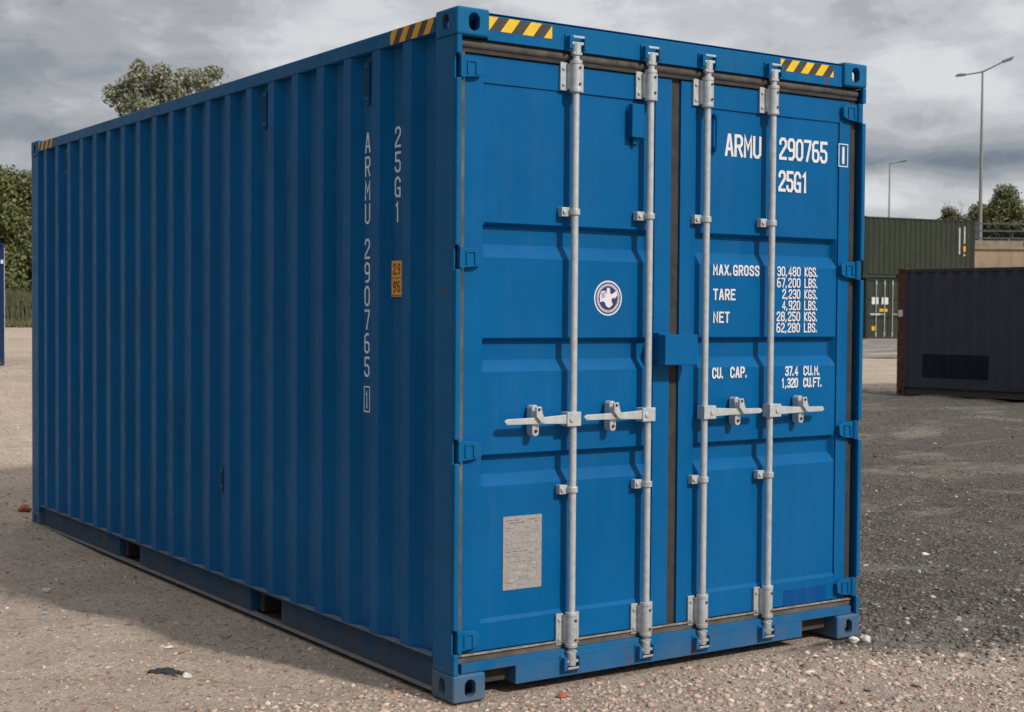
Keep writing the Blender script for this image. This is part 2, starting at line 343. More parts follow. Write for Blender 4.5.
def ground_mat():
    m = Mat('stony_ground', .95, 0, .15)
    big = m.noise(.5, 6, .6); pat = m.noise(.32, 7, .68, (1, 1.6, 1)); mid = m.noise(3.2, 7, .65); fine = m.noise(45, 8, .75); v1 = m.voro(85); v2 = m.voro(34)
    sand = m.ramp(mid, [(.25, (.48, .37, .285, 1)), (.5, (.64, .505, .40, 1)), (.75, (.74, .60, .49, 1))])
    sand = m.mix(m.ramp(big, [(.35, g(0)), (.7, g(.6))]), sand, (.56, .485, .40, 1))
    hs = m.n('ShaderNodeSeparateColor'); m.t.links.new(v1, hs.inputs[0]); hs2 = m.n('ShaderNodeSeparateColor'); m.t.links.new(v2, hs2.inputs[0])
    peb = m.ramp(hs.outputs[0], [(0, (.24, .19, .155, 1)), (.3, (.42, .335, .27, 1)), (.6, (.52, .40, .325, 1)), (.85, (.56, .48, .41, 1)), (1, (.68, .60, .53, 1))])
    sand = m.mix(m.ramp(hs.outputs[1], [(.45, g(.1)), (.8, g(.75))]), sand, peb)
    sand = m.mix(m.ramp(pat, [(.44, g(0)), (.62, g(.62))]), sand, (.40, .315, .25, 1))
    red = m.ramp(hs2.outputs[2], [(.93, g(0)), (.97, g(.7))]); sand = m.mix(red, sand, (.34, .15, .10, 1))
    sand = m.mix(m.ramp(fine, [(.35, g(.32)), (.6, g(0))]), sand, (.28, .215, .17, 1))
    dark = m.ramp(hs.outputs[0], [(0, (.035, .032, .029, 1)), (.55, (.090, .082, .072, 1)), (.86, (.16, .145, .125, 1)), (1, (.34, .29, .24, 1))])
    dark = m.mix(m.ramp(mid, [(.35, g(0)), (.75, g(.55))]), dark, (.15, .138, .12, 1))
    dark = m.mix(m.ramp(m.noise(1.1, 7, .7, (.5, 1, 1)), [(.52, g(0)), (.68, g(.75))]), dark, (.30, .255, .21, 1))
    at_ = m.n('ShaderNodeAttribute', attribute_name='zone')
    f = m.math('ADD', at_.outputs['Fac'], m.math('MULTIPLY', m.math('SUBTRACT', m.noise(2.2, 6, .7), .5), 1.0))
    f = m.math('MULTIPLY_ADD', f, 4.0, .5, clamp=True)
    c = m.mix(f, sand, dark)
    # far verge: grass and weeds beyond the yard on the left
    gr = m.n('ShaderNodeAttribute', attribute_name='verge')
    gf = m.math('MULTIPLY_ADD', m.math('ADD', gr.outputs['Fac'], m.math('MULTIPLY', m.math('SUBTRACT', m.noise(.6, 6, .7), .5), 6.0)), .8, 0.0, clamp=True)
    c = m.mix(gf, c, m.ramp(m.noise(3, 6, .7), [(.3, (.045, .055, .018, 1)), (.7, (.13, .125, .05, 1))]))
    m.col(c)
    h = m.math('ADD', m.math('MULTIPLY', m.voro(85, 'Distance'), -.5), m.math('ADD', m.math('MULTIPLY', m.voro(34, 'Distance'), -.4), m.math('MULTIPLY', fine, .9)))
    h2 = m.math('ADD', m.noise(8.5, 6, .6), m.math('MULTIPLY', m.noise(24, 6, .65), .55))
    n2_ = m.n('ShaderNodeBump'); n2_.inputs['Strength'].default_value = .8; n2_.inputs['Distance'].default_value = .075; m.t.links.new(h2, n2_.inputs['Height'])
    n1_ = m.n('ShaderNodeBump'); n1_.inputs['Strength'].default_value = .85; n1_.inputs['Distance'].default_value = .016
    m.t.links.new(h, n1_.inputs['Height']); m.t.links.new(n2_.outputs[0], n1_.inputs['Normal']); m.t.links.new(n1_.outputs[0], m.b.inputs['Normal'])
    return m.m
gm = ground_mat()
gnd = grid_mesh('ground', X, Y, Z, gm)
at1 = gnd.data.attributes.new('zone', 'FLOAT', 'POINT'); at1.data.foreach_set('value', dark_zone(X, Y).ravel().astype(np.float32))
dd = np.hypot(X-CAM[0], Y-CAM[1]); aa = np.degrees(np.arctan2(X-CAM[0], Y-CAM[1]))
verge = np.where(aa < 34, dd-58, dd-78)
at2 = gnd.data.attributes.new('verge', 'FLOAT', 'POINT'); at2.data.foreach_set('value', verge.ravel().astype(np.float32))
tag(gnd, kind='structure')

# grey haul road crossing behind the yard
def strip(name, near, far, mat, n=60, lift=.02):
    """ribbon between two polylines"""
    near = np.array(near, float); far = np.array(far, float); t = np.linspace(0, 1, n); tt = np.linspace(0, 1, len(near))
    nx = np.interp(t, tt, near[:, 0]); ny = np.interp(t, tt, near[:, 1]); fx = np.interp(t, tt, far[:, 0]); fy = np.interp(t, tt, far[:, 1])
    s = np.linspace(0, 1, 14)[:, None]; Xr = nx*(1-s)+fx*s; Yr = ny*(1-s)+fy*s
    Zr = zground(Xr, Yr)+lift
    return grid_mesh(name, Xr, Yr, Zr, mat)
am = Mat('grey_asphalt', .9, 0, .2); am.col(am.ramp(am.noise(1.3, 8, .7), [(.3, (.15, .142, .132, 1)), (.5, (.19, .178, .162, 1)), (.7, (.30, .27, .235, 1))])); am.bump(am.noise(60, 4), .4, .01)
road = strip('road', [at(330, 42), at(420, 43), at(500, 44), at(870, 45), at(1400, 42), at(2200, 36)], [at(330, 54), at(420, 55), at(500, 56), at(870, 60), at(1400, 58), at(2200, 52)], am.m, 90)
tag(road, kind='structure')

# ------------------------------------------------------------------ gravel (too many to count)
def icos():
    bm = bmesh.new(); bmesh.ops.create_icosphere(bm, subdivisions=1, radius=1); v = np.array([p.co[:] for p in bm.verts]); f = np.array([[q.index for q in p.verts] for p in bm.faces]); bm.free(); return v, f
IV, IF = icos()
def stones_mesh(name, P, S, C, mat):
    n = len(P); nv, nf = len(IV), len(IF)
    base = IV[None]*rng.uniform(.55, 1.3, (n, nv, 1))
    sc = np.stack([S*rng.uniform(.75, 1.5, n), S*rng.uniform(.7, 1.1, n), S*rng.uniform(.4, .8, n)], -1)
    base = base*sc[:, None]
    a = rng.uniform(0, 2*math.pi, n); ca, sa = np.cos(a), np.sin(a); tl = rng.normal(0, .3, n); ct, st = np.cos(tl), np.sin(tl)
    x, y, z = base[..., 0], base[..., 1], base[..., 2]
    y, z = y*ct[:, None]-z*st[:, None], y*st[:, None]+z*ct[:, None]
    x, y = x*ca[:, None]-y*sa[:, None], x*sa[:, None]+y*ca[:, None]
    V = (np.stack([x, y, z], -1)+P[:, None]).reshape(-1, 3).astype(np.float32)
    F = (IF[None]+(np.arange(n)*nv)[:, None, None]).reshape(-1, 3).astype(np.int32)
    me = bpy.data.meshes.new(name); me.vertices.add(len(V)); me.vertices.foreach_set('co', V.ravel())
    me.loops.add(F.size); me.loops.foreach_set('vertex_index', F.ravel()); me.polygons.add(len(F))
    me.polygons.foreach_set('loop_start', np.arange(0, F.size, 3, dtype=np.int32)); me.update(calc_edges=True)
    ca_ = me.attributes.new('tint', 'FLOAT_COLOR', 'POINT'); cc = np.concatenate([np.repeat(C, nv, 0), np.ones((n*nv, 1))], 1).astype(np.float32); ca_.data.foreach_set('color', cc.ravel())
    me.materials.append(mat); o = bpy.data.objects.new(name, me); col.objects.link(o); return o
def stone_mat():
    m = Mat('gravel_stone', .92, 0, .2); a = m.n('ShaderNodeAttribute', attribute_name='tint')
    m.col(m.mix(m.math('MULTIPLY', m.noise(120, 4), .35), a.outputs['Color'], (.34, .28, .23, 1))); m.bump(m.noise(180, 4), .5, .003); return m.m
SM = stone_mat()
PAL_L = np.array([1.30, 1.20, 1.10])*np.array([(.36, .30, .26), (.44, .37, .33), (.30, .25, .22), (.50, .45, .41), (.38, .27, .22), (.42, .31, .27), (.20, .17, .15), (.50, .46, .42), (.26, .125, .085), (.17, .15, .14)]); PW_L = np.array([.20, .13, .19, .05, .13, .09, .13, .02, .025, .06]); PW_L /= PW_L.sum()
PAL_D = 1.45*np.array([(.06, .056, .052), (.09, .083, .075), (.045, .042, .04), (.14, .125, .11), (.26, .23, .20), (.36, .28, .24)]); PW_D = np.array([.33, .28, .2, .12, .045, .025])
PW_D /= PW_D.sum()
def patchy(x, y, f, ph):
    return .5+.25*np.sin(f*x+ph)+.25*np.sin(f*1.37*y+2*ph)*np.sin(f*.7*x-ph)
def scatter(n, r0, r1, smin, smax, power):
    r = r0+(r1-r0)*rng.random(n)**power; a = np.radians(rng.uniform(34.2-27, 34.2+27, n))
    x = CAM[0]+np.sin(a)*r; y = CAM[1]+np.cos(a)*r
    S = smin*(smax/smin)**(rng.random(n)**2.4)
    ins = (x > -.01) & (x < 2.45) & (y > -.01) & (y < 6.07)
    under = ins & (S > .008)
    k = ~under; x, y, S = x[k], y[k], S[k]
    z = zground(x, y)-S*.08
    return np.stack([x, y, z], -1), S
P1, S1 = scatter(120000, 4.6, 13, .0022, .019, 1.05); P2, S2 = scatter(30000, 9, 34, .007, .026, 1.0)
n3 = 4200; x3 = rng.uniform(-1.3, 3.2, n3); y3 = -.1-np.abs(rng.normal(0, .75, n3))+.45*(x3 < 0); S3 = .006*(4.2)**(rng.random(n3)**1.9)
k3 = ~((x3 > -.01) & (x3 < 2.45) & (y3 > -.01)); x3, y3, S3 = x3[k3], y3[k3], S3[k3]
n4 = 26000; x4 = 2.47+rng.random(n4)**1.3*9; y4 = -.6+rng.random(n4)**1.2*13; S4 = .006*(3.6)**(rng.random(n4)**1.9)
P = np.concatenate([P1, P2, np.stack([x3, y3, zground(x3, y3)-S3*.12], -1), np.stack([x4, y4, zground(x4, y4)-S4*.1], -1)]); S = np.concatenate([S1, S2, S3, S4])
dz = dark_zone(P[:, 0], P[:, 1])+rng.normal(0, .13, len(P))+.16*np.sin(3.1*P[:, 0]+1.3*np.sin(2.2*P[:, 1]))+.10*np.sin(7.3*P[:, 0]+2*P[:, 1])
# rubble is thickest along the door end, sand is worn barer on the west side
dens = np.where((P[:, 1] < .6) & (P[:, 0] > -1.0), np.clip((S-.003)*130, .25, 1), .20+.30*patchy(P[:, 0], P[:, 1], 1.7, .4))
keep = rng.random(len(P)) < dens
L_ = keep & (dz < 0); D_ = keep & (dz >= 0)
gl = stones_mesh('gravel', P[L_], S[L_], PAL_L[rng.choice(len(PAL_L), L_.sum(), p=PW_L)]*rng.uniform(.8, 1.2, (L_.sum(), 1)), SM)
tag(gl, 'pinkish beige gravel scattered over the sandy ground around the blue container', 'gravel', kind='stuff')
gdk = stones_mesh('dark_gravel', P[D_], S[D_]*1.1, PAL_D[rng.choice(len(PAL_D), D_.sum(), p=PW_D)]*rng.uniform(.8, 1.2, (D_.sum(), 1)), SM)
tag(gdk, 'dark grey road planings covering the ground to the right of the blue container', 'dark gravel', kind='stuff')

# ------------------------------------------------------------------ container pieces
def stadium(w, h, n=20):
    r = w/2; s = h/2-r; p = []
    for i in range(n):
        t = 2*math.pi*i/n; y = r*math.sin(t); p.append((r*math.cos(t), y+(s if math.sin(t) >= 0 else -s)))
    return p
def make_casting_proto():
    W_, D_, H_ = .162, .178, .118
    bm = bmesh.new(); bmesh.ops.create_cube(bm, size=1)
    for v in bm.verts: v.co = ((v.co.x+.5)*W_, (v.co.y+.5)*D_, (v.co.z+.5)*H_)
    bmesh.ops.bevel(bm, geom=bm.edges[:], offset=.014, segments=4, affect='EDGES', profile=.6)
    me = bpy.data.meshes.new('corner_block'); bm.to_mesh(me); bm.free()
    a = bpy.data.objects.new('corner_block', me); col.objects.link(a)
    cut = MB(); k = M['dark']
    cut.box(.026, .134, .028, .15, .026, .092, k)
    ob = []
    ob.append(cut.build('cut'))
    c2 = MB(); c2.prism([(p[0]+.084, p[1]+.059) for p in stadium(.056, .076)], lambda x, z, d: (x, -.02+d, z), .08, k); ob.append(c2.build('cut'))
    c3 = MB(); c3.prism([(p[0]+.092, p[1]+.059) for p in stadium(.052, .074)], lambda y, z, d: (-.02+d, y, z), .08, k); ob.append(c3.build('cut'))
    c4 = MB(); c4.prism([(p[0]+.08, p[1]+.09) for p in stadium(.062, .11)], lambda x, y, d: (x, y, H_+.02-d), .07, k); ob.append(c4.build('cut'))
    for o in ob:
        b = a.modifiers.new('b', 'BOOLEAN'); b.operation = 'DIFFERENCE'; b.object = o; b.solver = 'EXACT'
    bpy.context.view_layer.update()
    dg = bpy.context.evaluated_depsgraph_get(); res = bpy.data.meshes.new_from_object(a.evaluated_get(dg))
    V = [tuple(v.co) for v in res.vertices]; F = [tuple(p.vertices) for p in res.polygons]
    for o in ob+[a]: bpy.data.objects.remove(o)
    return V, F
CV, CF = make_casting_proto()
def casting(sx, sy, sz, L, W, H, m):
    """sx.. = 0 at the low side, 1 at the high side"""
    vs = [((W-x if sx else x), (L-y if sy else y), (H-z if not sz else z+0) if False else ((z+H-.118) if sz else (.118-z))) for x, y, z in CV]
    mb = MB(); mb.add(vs, CF, m); return mb
PITCH_ = .2788
def corr_profile(L, y0, y1, phase, depth=.036):
    """corrugated wall outline along y: (y, depth inwards)"""
    pts = []; y = phase-PITCH_*30
    while y < y1+1:
        pts += [(y-.036, 0), (y+.036, 0), (y+.104, depth), (y+.174, depth)]; y += PITCH_
    pts = [p for p in pts if y0 < p[0] < y1]
    return [(y0, 0)]+pts+[(y1, 0)]
def corr_wall(mb, prof, z0, z1, frame, m, t=.002):
    n = len(prof)
    vs = [frame(s, d, z0) for s, d in prof]+[frame(s, d, z1) for s, d in prof]+[frame(s, d+t, z0) for s, d in prof]+[frame(s, d+t, z1) for s, d in prof]
    fs = [(i, i+1, n+i+1, n+i) for i in range(n-1)]+[(2*n+i, 3*n+i, 3*n+i+1, 2*n+i+1) for i in range(n-1)]
    fs += [(i, 2*n+i, 2*n+i+1, i+1) for i in range(n-1)]+[(n+i, n+i+1, 3*n+i+1, 3*n+i) for i in range(n-1)]
    fs += [(0, n, 3*n, 2*n), (n-1, 3*n-1, 4*n-1, 2*n-1)]
    mb.add(vs, fs, m)

HINGE_Z = (2.652, 1.862, 1.055, .256)
def frame_parts(root, L, H, W, mp, mframe, mcast, detail=True, post_mats=None, pockets=((1.73, 2.11), (3.81, 4.19))):
    """castings, posts, rails, roof, walls shared by every container (door end at y=0)"""
    pm = post_mats or {}
    for sx in (0, 1):
        for sy in (0, 1):
            for sz in (0, 1):
                casting(sx, sy, sz, L, W, H, pm.get(('c', sx, sy), mcast)).build('corner_casting', root)
            mb = MB(); m = pm.get((sx, sy), mframe)
            X_ = lambda a: (W-a if sx else a); Y_ = lambda a: (L-a if sy else a)
            def bx(x0, x1, y0, y1, z0, z1):
                mb.box(min(X_(x0), X_(x1)), max(X_(x0), X_(x1)), min(Y_(y0), Y_(y1)), max(Y_(y0), Y_(y1)), z0, z1, m)
            z0, z1 = .118, H-.118
            if sy == 0 and detail:
                bx(.003, .012, .022, .172, z0, z1)          # outer web of the J-section
                bx(.012, .10, .102, .168, z0, z1)
                cuts = [z0]+[c for h in sorted(HINGE_Z) for c in (h-.05, h+.05)]+[z1]
                for a, b in zip(cuts[::2], cuts[1::2]): bx(.003, .027, .002, .022, a, b)
            else: bx(.003, .11, .003, .172, z0, z1)
            mb.build('corner_post', root, bevel=.004)
    for sx in (0, 1):
        X_ = lambda a: (W-a if sx else a)
        bx = lambda mb, x0, x1, y0, y1, z0, z1, m=mframe: mb.box(min(X_(x0), X_(x1)), max(X_(x0), X_(x1)), y0, y1, z0, z1, m)
        mb = MB(); bx(mb, .002, .062, .178, L-.178, H-.085, H-.018); mb.build('top_rail', root, bevel=.005)
        mb = MB()
        zt, zb = .172, .02
        segs = [.178]+[c for p in pockets for c in p]+[L-.178]
        rm_ = M['low_rail'] if detail else mframe
        for a, b in zip(segs[::2], segs[1::2]): bx(mb, .034, .040, a, b, zb+.006, zt-.006, rm_)
        for a, b in pockets: bx(mb, .034, .040, a, b, zt-.028, zt-.006, rm_)
        bx(mb, .003, .062, .178, L-.178, zt-.006, zt, M['dusty'] if detail else mframe)
        bx(mb, .004, .055, .178, L-.178, zb, zb+.006, M['dusty'] if detail else mframe)
        for a, b in pockets:
            for e in (a-.006, b): bx(mb, .040, .34, e, e+.006, zb+.006, zt-.03)
        mb.build('bottom_rail', root)
        mb = MB(); corr_wall(mb, corr_profile(L, .172, L-.172, .416), .172, H-.086, lambda s, d, z: (X_(.005+d), s, z), mp)
        mb.build('side_panel', root)
    mb = MB(); corr_wall(mb, corr_profile(L, .0, L-.05, .2, .02), .06, W-.06, lambda s, d, z: (z, s+.03, H-.022-d), mp); mb.build('roof', root)
    mb = MB(); mb.box(.062, W-.062, .06, L-.06, .13, .165, M['deck_notch_shade'])
    for y in np.arange(.5, L-.3, .3): mb.box(.062, W-.062, y, y+.045, .035, .13, M['deck_notch_shade'])
    mb.build('floor', root)
    mb = MB(); corr_wall(mb, corr_profile(W, .11, W-.11, .3), .1, H-.1, lambda s, d, z: (s, L-.02-d, z), mp); mb.build('end_panel', root)
    mb = MB(); mb.box(.162, W-.162, L-.06, L-.004, H-.10, H-.01, mframe); mb.box(.162, W-.162, L-.06, L-.004, .02, .17, mframe); mb.build('end_rail', root)

# ================================================================== THE BLUE CONTAINER
L0, W0, H0 = 6.058, 2.438, 2.896
box = empty('shipping_container', (0, 0, 0))
tag(box, 'large bright blue container with closed doors, white lettering and galvanised lock bars in the foreground', 'shipping container')
frame_parts(box, L0, H0, W0, M['blue'], M['blue_frame'], M['blue_worn'])
# header and sill of the door end
mb = MB(); mb.box(.162, W0-.162, .018, .10, 2.772, 2.877, M['blue_frame']); mb.box(.162, W0-.162, .034, .10, 2.877, 2.884, M['dark']); mb.box(.162, W0-.162, .024, .10, 2.884, 2.888, M['blue_frame'])  # the black strip is painted-in shade of the reveal below the lip
mb.build('door_header', box, bevel=.002)
mb = MB(); Fs = M['blue_frame']
mb.box(.050, W0-.050, .016, .10, .120, .160, Fs); mb.box(.326, W0-.395, .016, .022, .040, .120, Fs); mb.box(.326, W0-.395, .022, .10, .040, .046, Fs)
for x in (.326, W0-.401): mb.box(x, x+.006, .022, .16, .046, .120, Fs)
mb.box(.163, .326, .078, .082, .050, .122, M['deck_notch_shade']); mb.box(W0-.395, W0-.163, .078, .082, .050, .122, M['deck_notch_shade'])  # dark plates added to stand for the deep shade inside the notches
mb.box(.336, W0-.405, .10, .16, .046, .16, Fs); mb.box(.162, W0-.162, .10, .106, .125, .16, Fs)
mb.build('door_sill', box, bevel=.002)

def prof(z, grooves, gd=.034):
    d = 0.0
    for zt, zs, ze, zb in grooves:      # top lip, foot of lip, start of lower slope, end of lower slope
        if zb < z < zt:
            if z > zs: d = max(d, gd*(zt-z)/(zt-zs))
            elif z >= ze: d = max(d, gd)
            else: d = max(d, gd*(z-zb)/(ze-zb))
    return d
GRV = [(2.016, 2.000, 1.925, 1.868), (1.527, 1.511, 1.432, 1.382), (1.032, 1.016, .945, .896)]
FY = .045        # plane of the door frame
def door(x0, x1, p0, p1, ctr_side):
    """x0..x1 leaf; p0..p1 pressed panel between the posts"""
    zt, zb = 2.712, .198
    mb = MB(); m = M['blue']
    # posts and rails of the leaf as shallow hollow sections
    mb.box(x0, p0, FY, FY+.05, zb, zt, m); mb.box(p1, x1, FY, FY+.05, zb, zt, m)
    mb.box(p0, p1, FY+.001, FY+.05, 2.600, zt-.001, m); mb.box(p0, p1, FY+.001, FY+.05, zb+.001, .315, m)
    # pressed panel
    zsl = sorted(set([.315, .333, 2.600]+[c for q in GRV for c in q]+[c-.004 for q in GRV for c in (q[0], q[2])]+[c+.004 for q in GRV for c in (q[1], q[3])]+list(np.arange(.45, 2.6, .15))))
    xsl = [p0, p0+.004, p0+.022, p0+.030]+list(np.linspace(p0+.06, p1-.06, 8))+[p1-.030, p1-.022, p1-.004, p1]
    def ex(x): return float(np.clip((min(x-p0, p1-x)-.004)/.022, 0, 1))
    vs = []
    for z in zsl:
        for x in xsl:
            vs.append((x, FY+.008*float(np.clip((z-.315)/.018, .06, 1))+prof(z, GRV)*ex(x)+.0012*math.sin(7*x+3*z)*ex(x), z))
    nx = len(xsl); fs = [(r*nx+c, r*nx+c+1, (r+1)*nx+c+1, (r+1)*nx+c) for r in range(len(zsl)-1) for c in range(nx-1)]
    mb.add(vs, fs, m)
    mb.box(p0, p1, FY+.046, FY+.05, .315, 2.6, m)
    return mb.build('door', box, bevel=.003, fix=True)
doors = []
for i, (x0, x1, p0, p1) in enumerate(((.056, 1.190, .160, 1.095), (1.248, 2.366, 1.340, 2.292))):
    d = door(x0, x1, p0, p1, 0); doors.append(d)
    d['label'] = ('left door with a round decal and a metal data plate', 'right door with white weight and number markings')[i]
    # rubber gasket: outer lip round the leaf
    mb = MB(); rb = M['rubber']
    xa, xb = (x0-.028, x1+.029) if i == 0 else (x0-.0285, x1+.034)
    def lip(xl, xr, zl, zh, y=FY+.012): mb.box(xl, xr, y, y+.03, zl, zh, rb)
    lip(xa, xb, 2.716, 2.770, FY-.010); mb.box(xa, xb, FY-.008, FY+.022, .1605, .190, M['rubber_low'])
    mb.box(xa, xb, FY-.018, FY-.007, .189, .196, M['rubber_light'])
    mb.tube((xa, FY-.004, 2.748), (xb, FY-.004, 2.748), .017, M['rubber_top'], n=14)
    mb.box(xa, x0-.0015, FY-.020 if i == 0 else FY+.012, FY+.042, .19, 2.716, M['rubber_low'] if i == 0 else rb); lip(x1+.0015, xb, .19, 2.716, FY+.012 if i == 0 else FY)
    mb.build('gasket', d)
    # hinges
    for z in HINGE_Z:
        mb = MB(); m = M['blue_frame']
        s = 1 if i == 0 else -1; e = 0 if i == 0 else W0
        X2 = lambda a: e+s*a
        pl = [(X2(.115), z-.036), (X2(.142), z-.024), (X2(.146), z+.022), (X2(.120), z+.038), (X2(.032), z+.044), (X2(.032), z-.044)]
        mb.prism(pl, lambda a, b, dd: (a, .020+dd, b), .024, m)
        mb.tube((X2(.036), .020, z-.048), (X2(.036), .020, z+.047), .014, m, n=14)
        mb.box(min(X2(.024), X2(.034)), max(X2(.024), X2(.034)), .005, .0215, z-.043, z+.043, m)
        for q in (.062, .104): mb.box(min(X2(q), X2(q+.010)), max(X2(q), X2(q+.010)), .014, .020, z-.028, z+.022, m)
        mb.box(min(X2(.062), X2(.114)), max(X2(.062), X2(.114)), .015, .020, z+.022, z+.028, m)
        mb.build('hinge', d, bevel=.003)
# lock bars
BARS = [(0, .613), (0, 1.034), (1, 1.375), (1, 1.794)]
HZ = [(0, 1.172), (0, 1.178), (1, 1.176), (1, 1.172)]
BY = .006          # centre of the bars, just inside the castings' face
for k, (di, bx_) in enumerate(BARS):
    d = doors[di]; Gm = M['galv']
    mb = MB(); mb.tube((bx_, BY, .105), (bx_, BY, 2.78), .0162, Gm, n=20)
    for zc, sgn in ((2.788, 1), (.122, -1)):     # cam heads
        mb.tube((bx_, BY, zc-.035), (bx_, BY, zc+.02), .022, Gm, n=16)
        pl = [(-.034, -.010), (.030, -.016), (.034, .004), (.010, .012), (-.034, .014)]
        mb.prism([(bx_+a, BY+b) for a, b in pl], lambda a, b, dd: (a, b, zc+sgn*.016-.006+dd), .012, Gm)
        mb.prism([(bx_-a*.8, BY+b) for a, b in pl], lambda a, b, dd: (a, b, zc-sgn*.026-.006+dd), .010, Gm)
    mb.build('lock_bar', d, smooth=False, bevel=.002)
    # bearing brackets near top and bottom
    for z0, z1 in ((2.598, 2.728), (.172, .318)):
        mb = MB(); mb.tube((bx_, BY, z0), (bx_, BY, z1), .0255, Gm, n=20)
        mb.tube((bx_, BY, z1-.012), (bx_, BY, z1+.004), .028, Gm, n=20); mb.tube((bx_, BY, z0-.004), (bx_, BY, z0+.012), .028, Gm, n=20)
        for s in (-1, 1): mb.box(bx_-.062 if s < 0 else bx_+.022, bx_-.022 if s < 0 else bx_+.062, FY-.012, FY-.0005, z0+.004, z1-.004, Gm)
        mb.box(bx_-.028, bx_+.028, BY+.004, FY-.012, z0+.01, z1-.01, Gm)
        for zz in (z0+.03, z1-.03):
            mb.tube((bx_-.046, FY-.019, zz), (bx_-.046, FY-.012, zz), .008, Gm, n=8); mb.tube((bx_+.046, FY-.019, zz), (bx_+.046, FY-.012, zz), .008, Gm, n=8)
            mb.tube((bx_+.004, BY-.031, zz), (bx_+.004, BY-.022, zz), .006, M['rust'], n=8)
        mb.build('bar_bracket', d, bevel=.0015)
    for zc in (2.075, .862):                     # small guides
        mb = MB(); mb.tube((bx_, BY, zc-.013), (bx_, BY, zc+.013), .0235, Gm, n=18)
        mb.box(bx_-.060, bx_-.018, BY+.012, FY+.004, zc-.020, zc+.020, Gm)
        mb.tube((bx_-.046, BY+.004, zc), (bx_-.046, BY+.012, zc), .010, Gm, n=8)
        mb.box(bx_-.03, bx_+.03, FY-.012, FY+.004, zc-.012, zc+.012, Gm)
        mb.build('bar_guide', d, bevel=.002)
    # handle
    s = -1 if di == 0 else 1; hz = HZ[k][1]
    Hx = lambda a: bx_+s*a
    mb = MB()
    def hb(a0, a1, y0, y1, z0, z1): mb.box(min(Hx(a0), Hx(a1)), max(Hx(a0), Hx(a1)), y0, y1, z0, z1, Gm)
    hb(-.024, .050, BY-.028, BY+.024, hz-.030, hz+.032)
    mb.tube((Hx(.026), BY-.034, hz), (Hx(.026), BY-.028, hz), .012, Gm, n=10)
    he = .374 if s < 0 else .352
    pl = [(Hx(.05), hz-.019), (Hx(.17), hz-.015), (Hx(he-.012), hz-.013), (Hx(he), hz), (Hx(he-.012), hz+.011), (Hx(.17), hz+.014), (Hx(.05), hz+.021)]
    mb.prism(pl, lambda a, b, dd: (a, BY-.022+dd, b), .013, Gm)
    mb.build('handle', d, bevel=.002)
    # catch that holds the handle: keeper below, swinging cover above
    cx = Hx(.205); mb = MB()
    mb.prism([(cx+a, hz-.030+b) for a, b in stadium(.036, .075, 16)], lambda a, b, dd: (a, BY-.008+dd, b), FY+.006-BY, Gm)
    mb.prism([(cx+a, hz+.032+b) for a, b in stadium(.034, .070, 16)], lambda a, b, dd: (a, BY-.004+dd, b), FY+.002-BY, Gm)
    mb.prism([(cx-.016, hz+.058), (cx+.010, hz+.062), (cx+.018, hz+.030), (cx+.034*1, hz-.004), (cx+.012, hz-.010), (cx-.014, hz+.020)], lambda a, b, dd: (a, BY-.036+dd, b), .012, Gm)
    mb.tube((cx-.002, BY-.042, hz+.050), (cx-.002, BY-.02, hz+.050), .006, M['rust'], n=8)
    mb.tube((cx, BY-.016, hz-.045), (cx, BY-.004, hz-.045), .007, M['rust'], n=8)
    mb.build('handle_catch', d, bevel=.002)
    # cam keepers welded to header and sill
    for zc in (2.806, .098):
        mb = MB(); m = M['blue_frame']
        for q in (-1, 1):
            mb.box(bx_+q*.040-.008, bx_+q*.040+.008, -.014, .019, zc-.028, zc+.028, m)
        mb.box(bx_-.054, bx_+.054, .010, .0175, zc-.036, zc+.036, m)
        mb.box(bx_-.030, bx_+.030, -.016, -.010, zc-.005+(.024 if zc > 1 else -.020), zc+.005+(.024 if zc > 1 else -.020), Gm)
        mb.build('cam_keeper', box, bevel=.002)
# lock box over the seam
mb = MB(); m = M['blue']
mb.box(1.085, 1.280, -.052, -.046, 1.402, 1.540, m); mb.box(1.085, 1.280, -.046, .006, 1.533, 1.540, m)
mb.box(1.085, 1.091, -.046, FY-.001, 1.402, 1.533, m); mb.box(1.274, 1.280, -.046, .006, 1.402, 1.533, m)
mb.box(1.097, 1.170, .006, FY-.001, 1.402, 1.548, m); mb.box(1.258, 1.273, .002, .010, 1.41, 1.53, m)
part_label(mb.build('lock_box', box, bevel=.004), 'welded padlock box over the door seam')
# door retaining hooks (small blue bracket on the left leaf, low-profile loop on the right leaf)
mb = MB(); mb.box(.935, 1.005, .012, .020, 2.425, 2.575, M['blue']); mb.box(.935, .942, .020, FY, 2.425, 2.575, M['blue']); mb.box(.998, 1.005, .020, FY, 2.425, 2.575, M['blue'])
mb.tube((.968, FY-.004, 2.395), (.968, FY-.004, 2.425), .012, M['blue'], n=8)
mb.build('door_hook', doors[0], bevel=.003)
mb = MB(); mb.tube((1.455, .030, 2.41), (1.455, .030, 2.565), .007, M['blue'], n=8)
for z in (2.41, 2.565): mb.tube((1.455, .030, z), (1.455, FY+.006, z), .012, M['blue'], n=8)
mb.build('door_hook', doors[1])

